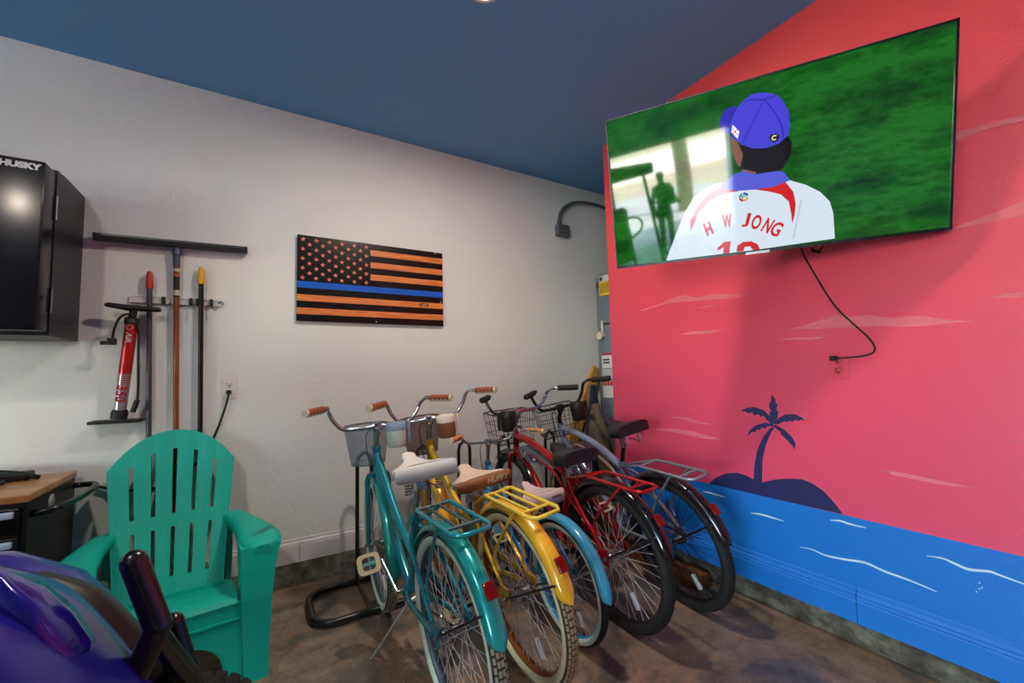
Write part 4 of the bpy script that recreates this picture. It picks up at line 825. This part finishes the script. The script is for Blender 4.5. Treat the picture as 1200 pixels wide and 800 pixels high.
# ================================================================ ADIRONDACK CHAIR
ch = thing('adirondack_chair', (-.330, 2.505, 0), 'teal green plastic Adirondack chair in front of the hanging tools', 'chair', rot=(0, 0, math.radians(-82.2)))
tg = mat('teal_green_resin', '#00b59e', .5, spec=.35, bump=.08, bscale=200)
def back_pt(u, v):    # u across -1..1, v 0 bottom..1 ; returns point on the back surface
    z = .27 + .72*v; x = -.075 - .29*v - .02*math.sin(PI*v) ; hw = .20 + .075*v
    return Vector((x - .035*(1-u*u)*-1*0 - .03*(1-abs(u))**1.0, hw*u, z))
def toph(u): return 1.0 - .235*abs(u)**2.1
q = MB(tg); NS = 6; th = .016
for k in range(NS):
    u0 = -1 + 2*k/NS; u1 = u0 + 2/NS; g_ = .035
    for (v0, v1, full) in ((-.07, .07, True), (.07, .36, False), (.36, .44, True), (.44, .86, False), (.86, 1.02, True)):
        a = u0 + (0 if full or k == 0 else g_); b = u1 - (0 if full or k == NS-1 else g_)
        if k == 0 and v0 == .44: v1_ = .70
        rows = []
        n = 6
        for i in range(n+1):
            row = []
            for j in range(5):
                u = a + (b-a)*j/4; tv_ = min(toph(u), 9)
                v1c = v1 if v1 < 1 else 1.0
                # the upper solid band follows the fan-shaped top
                if v0 >= .86: lo = tv_-.13; v = lo + (tv_-lo)*i/n
                elif v0 == .44: hi = min(toph((a+b)/2), 1)-.12; v = v0 + (toph(u)-.125-v0)*i/n
                else: v = v0 + (v1-v0)*i/n
                row.append(back_pt(u, v) + Vector((.006*math.cos(PI*(u-(u0+u1)/2)*NS/2), 0, 0)))
            rows.append(row)
        F = [[tuple(p) for p in r_] for r_ in rows]; Bk = [[tuple(p - Vector((th, 0, 0))) for p in r_] for r_ in rows]
        rings = [F[i] + Bk[i][::-1] for i in range(n+1)]; q.loft(rings, True, True, smooth=False)
# side flanges of the back
for su in (-1, 1):
    P = [back_pt(su, v) for v in (0, .2, .4, .6, .765)]
    rings = [[tuple(p+Vector((.004, 0, 0))), tuple(p+Vector((-.05, su*.004, -.01))), tuple(p+Vector((-.05, -su*.006, -.01))), tuple(p+Vector((-.006, -su*.012, 0)))] for p in P]; q.loft(rings, True, True, smooth=False)
q.build('backrest', ch)
q = MB(tg)      # seat: slats sloping back, front roll
sl = [(.40, .335), (.385, .352), (.345, .36), (.20, .335), (.05, .295), (-.10, .255)]
for a, b in ((0, 1), (1, 2)): pass
yw = .215
q.loft([[(x, y, z) for x, z in sl] + [(x-.004, y, z-.018) for x, z in sl[::-1]] for y in (-yw, yw)], True, True, smooth=False)
for x in (.30, .245, .19, .135, .08, .02): q.box((x-.004, -yw+.02, .255+.28*x), (x+.004, yw-.02, .2875+.20*x+.006))
q.build('seat', ch)
q = MB(tg)      # front apron with an arch
ap = []; n = 16
top_z = [.335]*2
outer = [(-.235, .0), (-.235, .335), (.235, .335), (.235, .0), (.185, .0)]
arch = [(.185*math.cos(PI*i/n), .06+.155*math.sin(PI*i/n)**.8) for i in range(n+1)]
poly = [(-.185, 0), (-.235, 0), (-.235, .338), (.235, .338), (.235, 0), (.185, 0)] + arch
# split into quads along the arch
pr = []
for i in range(n):
    y_a, z_a = arch[i]; y_b, z_b = arch[i+1]
    pr.append([(y_a, z_a), (y_b, z_b), (y_b, .338), (y_a, .338)])
pr += [[(-.235, 0), (-.185, 0), (-.185, .338), (-.235, .338)], [(.185, 0), (.235, 0), (.235, .338), (.185, .338)]]
for P in pr: q.prism([(.395, y, z) for y, z in P], (-.014, 0, 0))
ain = [[(.395, y, z), (.36, y*.93, z-.012), (.355, y*.93, z-.004), (.385, y, z+.008)] for y, z in arch]; q.loft(ain, True, True)
q.box((.395, -.235, .268), (.402, .235, .276)); q.build('front_apron', ch)
for su in (-1, 1):
    q = MB(tg)  # arm: broad paddle from back to front
    cl_ = [(-.245, .245, .05, .545), (-.15, .262, .045, .55), (0, .285, .055, .553), (.15, .30, .07, .556), (.28, .305, .078, .557), (.35, .305, .074, .552), (.385, .305, .055, .545), (.395, .305, .025, .540)]
    rings = [[(x, su*(c-w), z-.004), (x, su*(c-w*.6), z+.002), (x, su*(c+w*.6), z+.002), (x, su*(c+w), z-.006), (x, su*(c+w), z-.042), (x, su*(c+w*.9), z-.046), (x, su*(c-w*.9), z-.046), (x, su*(c-w), z-.042)] for x, c, w, z in cl_]
    q.loft(rings, True, True); q.build('armrest', ch)
    q = MB(tg)  # front leg: tall tapering panel
    lg_ = [(0, .34, .40, .240, .330), (.15, .335, .405, .236, .332), (.335, .32, .41, .225, .338), (.45, .30, .40, .222, .352), (.54, .25, .385, .222, .372)]
    rings = [[(x0, su*y0_, z), (x1, su*y0_, z), (x1+.004, su*(y0_+y1_)/2, z), (x1, su*y1_, z), (x0, su*y1_, z), (x0, su*(y1_-.012), z), (x1-.012, su*(y1_-.012), z), (x1-.012, su*(y0_+.012), z), (x0, su*(y0_+.012), z)] for z, x0, x1, y0_, y1_ in lg_]
    q.loft(rings, True, True, smooth=False); q.build('leg', ch)
    q = MB(tg)  # rear leg and side rail
    q.loft([[(x, su*.222, z), (x, su*.236, z), (x-.0, su*.236, z-w), (x, su*.222, z-w)] for x, z, w in ((.38, .33, .09), (.1, .29, .10), (-.1, .25, .10), (-.25, .18, .10), (-.355, .06, .06))], True, True, smooth=False)
    q.loft([[(x, su*.222, z), (x+.06, su*.222, z), (x+.06, su*.25, z), (x, su*.25, z)] for x, z in ((-.365, 0), (-.34, .10), (-.27, .30), (-.26, .545))], True, True, smooth=False); q.build('leg', ch)
# ================================================================ GOLF CART (front end in view)
gc = thing('golf_cart', (-1.2, 1.2, 0), 'glossy purple blue golf cart with black tubular brush guard, in the lower left corner', 'golf cart')
pp = mat('purple_blue_paint', '#1f1b82', .22, metal=.15, coat=.35, spec=.3, var=['#262094'], vscale=3)
pd = mat('deep_purple_paint', '#1c1084', .16, metal=.2, coat=.7)
def L(p): return (p[0]+1.2, p[1]-1.2, p[2])
# hood shell: profile of the crown line (x, z) and half width
prof = [(-1.55, 1.12, .44), (-1.2, 1.12, .45), (-.9, 1.11, .45), (-.7, 1.09, .44), (-.55, 1.05, .43), (-.43, 1.0, .42), (-.36, .967, .41), (-.298, .92, .40), (-.243, .845, .385), (-.195, .765, .37), (-.158, .69, .36), (-.145, .60, .35), (-.15, .45, .34), (-.17, .33, .33)]
_prof = [(-1.55, 1.03, .52), (-1.2, 1.03, .53), (-.9, 1.02, .53), (-.70, .995, .52), (-.55, .965, .50), (-.45, .925, .48), (-.38, .880, .46), (-.31, .815, .44), (-.25, .745, .42), (-.205, .675, .40), (-.18, .60, .39), (-.17, .48, .38), (-.18, .36, .37)]
q = MB(pp); rings = []
P3 = spline([Vector(p) for p in prof], 4)
for p in P3:
    p = Vector((p.x, p.y, p.z)); ring = []
    for j in range(29):
        t = -1 + 2*j/28; e = abs(t)
        ring.append(L((p.x - .10*e**3, 1.0 + t*p.z, p.y - .035 - .20*e**2.2 - .10*e**7)))
    rings.append(ring)
q.loft(rings, False, False); q.build('hood', gc)
q = MB(pd)      # raised crease running down the hood, with a fold at its elbow
cr = [((-.53, 1.05, 1.045), (-.52, .99, 1.045), .006), ((-.413, 1.04, .985), (-.393, .985, .982), .01), ((-.358, 1.04, .950), (-.335, .975, .952), .012), ((-.308, 1.04, .912), (-.298, .96, .900), .014), ((-.270, 1.04, .860), (-.275, .95, .852), .016), ((-.243, 1.04, .800), (-.252, .95, .812), .016), ((-.246, 1.035, .74), (-.262, .93, .765), .016), ((-.250, 1.03, .68), (-.27, .91, .71), .016), ((-.24, 1.0, .56), (-.25, .86, .56), .016)]
_cr = [((-.66, 1.16, 1.0), (-.62, 1.05, 1.0), .02), ((-.50, 1.135, .955), (-.47, 1.045, .955), .03), ((-.38, 1.11, .885), (-.36, 1.00, .895), .034), ((-.30, 1.095, .82), (-.285, .975, .835), .034), ((-.245, 1.09, .755), (-.235, .97, .765), .032), ((-.215, 1.03, .70), (-.205, .90, .70), .03), ((-.19, .97, .62), (-.19, .84, .61), .03), ((-.18, .94, .50), (-.18, .80, .49), .03)]
rings = []
for a, b, h in cr:
    a = Vector(a); b = Vector(b); n = Vector((.55, -.35, .75)).normalized(); rings.append([L(a-n*.03), L(a+n*h*.6), L(a+(b-a)*.3+n*h), L(a+(b-a)*.75+n*h*.55), L(b+n*.0), L(b-n*.04)])
q.loft(rings, False, False); q.build('hood_crease', gc)
q = MB(pp)      # left front fender, a rounded arch outside the hood
fz = [(-1.0, .70, .10), (-.85, .80, .12), (-.70, .83, .13), (-.55, .80, .14), (-.42, .72, .14), (-.33, .60, .13), (-.28, .46, .11), (-.27, .36, .10)]
rings = [[L((x, 1.62+w*math.cos(PI*j/10)*1.0, z-.10+.12*math.sin(PI*j/10)**.8)) for j in range(11)] for x, z, w in fz]; 
q.loft(rings, False, False); q.build('fender', gc)
q = MB(mat('black_trim', '#121214', .45))
rings = []
for i in [k for k in range(len(P3)) if P3[k].x > -.40]:
    p = P3[i]; rings.append([L((p.x-.02, 1.20, p.y-.16)), L((p.x+.008, 1.23, p.y-.105)), L((p.x+.008, 1.30, p.y-.125)), L((p.x-.02, 1.38, p.y-.19))])
q.loft(rings, False, False); q.bbox(L((-.66, 1.52, .50)), L((-.375, 1.76, .665)), .02); q.build('fender_trim', gc)
q = MB(mat('tag_white', '#c9c4bd', .5), mat('tag_red', '#b8393f', .5), mat('tag_blue', '#2c4f95', .5)); 
q.box(L((-0.3750, 1.60, .600)), L((-0.3700, 1.66, .612)), 0); q.box(L((-0.3730, 1.56, .575)), L((-0.3680, 1.62, .602)), 0); q.box(L((-0.3740, 1.55, .545)), L((-0.3690, 1.585, .580)), 1); q.box(L((-0.3740, 1.585, .555)), L((-0.3685, 1.598, .572)), 2); q.build('warning_tag', gc)
bg = mat('black_gloss_tube', '#0a0a0c', .24, coat=.35)
bgd = MB(bg); q = bgd
def capt(pts, r): q.tube([L(p) for p in pts], r, 18)
capt([(-.203, 1.10, .905), (-.162, 1.10, .771)], .0225); q.ball(L((-.203, 1.10, .905)), .0225, 14)
capt([(-.162, 1.10, .775), (-.175, 1.10, .74), (-.215, 1.10, .64), (-.30, 1.10, .42)], .0225); q.ball(L((-.162, 1.10, .773)), .0226, 14)
capt([(-.169, 1.33, .675), (-.135, 1.33, .542), (-.10, 1.33, .42), (-.16, 1.25, .36)], .0215); q.ball(L((-.169, 1.33, .675)), .0215, 14)
capt([(-.165, 1.12, .745), (-.125, 1.22, .60), (-.10, 1.30, .42)], .019)
capt([(-.165, 1.12, .74), (-.155, 1.25, .60), (-.15, 1.30, .50)], .012)
q.build('brush_guard', gc)
tm_ = mat('knobby_tire_rubber', '#121213', .8)
for sy, yy in ((1, 1.49), (-1, .56)):
    for xx in (-.16, -2.35):
        q = MB(tm_, dsteel); c = L((xx, yy, .21)); k_ = []
        for j in range(14): a = 2*PI*j/14; k_.append((.15 - .055*math.cos(a), .10*math.sin(a)))
        q.lathe(k_, c, 'y', 36, 0, closed=True); q.lathe([(.0001, .03*sy), (.07, .05*sy), (.10, .06*sy), (.11, .0)], c, 'y', 24, 1)
        for i in range(30):
            for j, off in enumerate((-.075, -.025, .025, .075)):
                a = 2*PI*(i+(j % 2)*.5)/30; rr = .202 if j in (1, 2) else .189
                M = Matrix.Translation(c) @ Matrix.Rotation(-a, 4, 'Y') @ Matrix.Translation((rr, off, 0)); q.bbox((-.014, -.02, -.016), (.008, .02, .016), .004, 0, M, n=1)
        q.build('tire', gc)
q = MB(mat('cart_body_black', '#141416', .5)); q.bbox(L((-2.75, .70, .32)), L((-.75, 1.66, .46)), .03); q.bbox(L((-2.05, .66, .46)), L((-1.95+.1, 1.70, .62)), .03); q.build('chassis', gc)
q = MB(pp); q.bbox(L((-2.85, .72, .44)), L((-2.0, 1.64, .78)), .08); q.build('rear_body', gc)
st_ = mat('black_seat_vinyl', '#1a1a1c', .5)
q = MB(st_); q.bbox(L((-2.15, .24, .66)), L((-1.62, 1.50, .84)), .05); q.build('seat', gc)
for ya in (.22, .90): q = MB(st_); q.bbox(L((-2.30, ya, .84)), L((-2.15, ya+.58, 1.60)), .06); q.build('seat_back', gc)
q = MB(black_p); q.bbox(L((-3.0, .17, 1.99)), L((-1.22, 1.60, 2.11)), .03); q.build('roof', gc)
q = MB(black_p)
for yy in (.27, 1.50): q.tube([L((-1.0, yy, .95)), L((-1.32, yy, 2.08))], .018, 10); q.tube([L((-2.7, yy, .7)), L((-2.8, yy, 2.08))], .018, 10)
q.build('roof_post', gc)
q = MB(black_p); c = Vector(L((-1.50, .46, 1.42))); q.tube([c + Matrix.Rotation(math.radians(-55), 3, 'Y') @ Vector((.17*math.cos(2*PI*i/24), .17*math.sin(2*PI*i/24), 0)) for i in range(24)], .014, 8, loop=True); q.tube([c, L((-1.15, .55, 1.0))], .02, 8); q.build('steering_wheel', gc)
q = MB(black_p); q.bbox(L((-1.18, .0, 1.62)), L((-1.15, .16, 1.80)), .012); q.tube([L((-1.165, .16, 1.68)), L((-1.20, .27, 1.68))], .01, 6); q.build('side_mirror', gc)

# ================================================================ OUTSIDE (mirrored in the screen): a palm and a standing person
pa_ = thing('palm_tree', (-10.5, -4.4, -.13), 'palm tree trunk in the yard outside the garage opening', 'palm tree')
q = MB(mat('palm_bark', '#6b5b4a', .9, bump=1., bscale=20)); q.tube([(0, 0, 0), (.05, 0, 1.5), (.0, .1, 3.2), (-.1, .1, 5.2)], [.26, .22, .2, .18], 14, sub=4); q.build('trunk', pa_)
q = MB(mat('palm_leaf', '#3f6a2f', .7))
for i in range(14):
    a = 2*PI*i/14; d = Vector((math.cos(a), math.sin(a), 0)); P = [Vector((-.1, .1, 5.1))+d*(2.4*t)+Vector((0, 0, .9*math.sin(PI*t*.8)-1.3*t*t)) for t in [k/8 for k in range(9)]]
    s_ = Vector((-d.y, d.x, 0)); q.loft([[tuple(p-s_*.28*math.sin(PI*min(.98, k/8+.1))), tuple(p+Vector((0, 0, .06))), tuple(p+s_*.28*math.sin(PI*min(.98, k/8+.1)))] for k, p in enumerate(P)], False)
q.build('crown', pa_)
def person(loc, rz):
    V = [(0,0,.95),(0,0,1.10),(0,0,1.25),(0,0,1.40),(0,.0,1.50),(0,.01,1.56),(.0,.02,1.66),(0,.02,1.73),
         (0,.17,1.42),(0,.25,1.16),(.10,.27,.92),(.16,.27,.84), (0,-.17,1.42),(0,-.26,1.16),(.16,-.24,1.05),(.24,-.20,1.10),
         (0,.10,.90),(.02,.11,.50),(0,.12,.09),(.14,.13,.04), (0,-.10,.90),(.0,-.11,.50),(-.02,-.12,.09),(.12,-.14,.04)]
    E_ = [(0,1),(1,2),(2,3),(3,4),(4,5),(5,6),(6,7),(3,8),(8,9),(9,10),(10,11),(3,12),(12,13),(13,14),(14,15),(0,16),(16,17),(17,18),(18,19),(0,20),(20,21),(21,22),(22,23)]
    Rr = [.14,.13,.15,.13,.06,.06,.095,.07, .06,.045,.035,.035,.06,.045,.035,.035,.09,.065,.045,.035,.09,.065,.045,.035]
    me = bpy.data.meshes.new('person'); me.from_pydata(V, E_, []); o = bpy.data.objects.new('person', me); COL.objects.link(o)
    me.materials.append(mat('dark_clothing', '#23282e', .8)); md = o.modifiers.new('skin', 'SKIN'); me.skin_vertices.new() if not me.skin_vertices else None
    for i, r in enumerate(Rr): me.skin_vertices[0].data[i].radius = (r, r)
    me.skin_vertices[0].data[0].use_root = True
    o.modifiers.new('sub', 'SUBSURF').levels = 1; o.modifiers['sub'].render_levels = 2; o.location = loc; o.rotation_euler = (0, 0, rz)
    return tag(o, 'person in dark clothes standing outside the garage opening', 'person')
person((-5.3, -1.55, 0), -.2)

# ================================================================ LIGHTS
lamp_m = mat('warm_lamp_diffuser', '#ffeddc', .5, emit=LAMP)
pos = [(.832, 1.545), (-1.25, .25), (-2.9, -3.4)]
for i, (x, y) in enumerate(pos):
    o = thing('ceiling_light', (x, y, HC), ['round recessed ceiling light above the bicycles, cut by the top of the photo', 'round recessed ceiling light above the golf cart', 'round recessed ceiling light near the garage opening'][i], 'ceiling light', 'recessed ceiling lights')
    q = MB(white_p); q.lathe([(.062, -.003), (.065, -.006), (.085, -.004), (.088, 0)], n=32); q.build('trim_ring', o)
    q = MB(lamp_m); q.lathe([(.0001, -.002), (.062, -.003)], n=32); q.build('diffuser', o)
wd = bpy.data.worlds.new('World'); SC.world = wd; wd.use_nodes = True; nt = wd.node_tree; bgn = nt.nodes['Background']
sky = nt.nodes.new('ShaderNodeTexSky'); sky.sky_type = 'NISHITA'; sky.sun_disc = False; sky.sun_elevation = math.radians(48); sky.sun_rotation = math.radians(20); sky.air_density = 1.2
nt.links.new(sky.outputs[0], bgn.inputs['Color']); bgn.inputs['Strength'].default_value = SKY
sl_ = bpy.data.lights.new('sun', 'SUN'); sl_.energy = SUN; sl_.angle = .009; sl_.color = (1, .95, .88); so = bpy.data.objects.new('sun', sl_); COL.objects.link(so); so.rotation_euler = (math.radians(42), 0, math.radians(60))
pl_ = bpy.data.lights.new('opening_portal', 'AREA'); pl_.shape = 'RECTANGLE'; pl_.size = 2.95; pl_.size_y = 2.19; pl_.cycles.is_portal = True
po = bpy.data.objects.new('opening_portal', pl_); COL.objects.link(po); po.location = (XL, -2.225, 1.095); po.rotation_euler = (PI/2, 0, -PI/2)

# ================================================================ CAMERA
cam = bpy.data.cameras.new('camera'); cam.lens = 491.018/1200*36; cam.sensor_width = 36; cam.clip_start = .02
co = bpy.data.objects.new('camera', cam); COL.objects.link(co); SC.camera = co
yaw, pit, rol = math.radians(31.04), math.radians(4.277), math.radians(-1.456)
fwd = Vector((math.sin(yaw)*math.cos(pit), math.cos(yaw)*math.cos(pit), math.sin(pit))); rt = Vector((math.cos(yaw), -math.sin(yaw), 0)); up = rt.cross(fwd)
r2 = rt*math.cos(rol) + up*math.sin(rol); u2 = -rt*math.sin(rol) + up*math.cos(rol)
co.matrix_world = Matrix(((r2.x, u2.x, -fwd.x, 0), (r2.y, u2.y, -fwd.y, 0), (r2.z, u2.z, -fwd.z, 1.25), (0, 0, 0, 1)))
SC.view_settings.view_transform = 'Standard'; SC.view_settings.look = 'None'; SC.view_settings.gamma = 1; SC.view_settings.exposure = EXPO; SC.view_settings.use_curve_mapping = False
SC.cycles.max_bounces = 8; SC.cycles.diffuse_bounces = 4
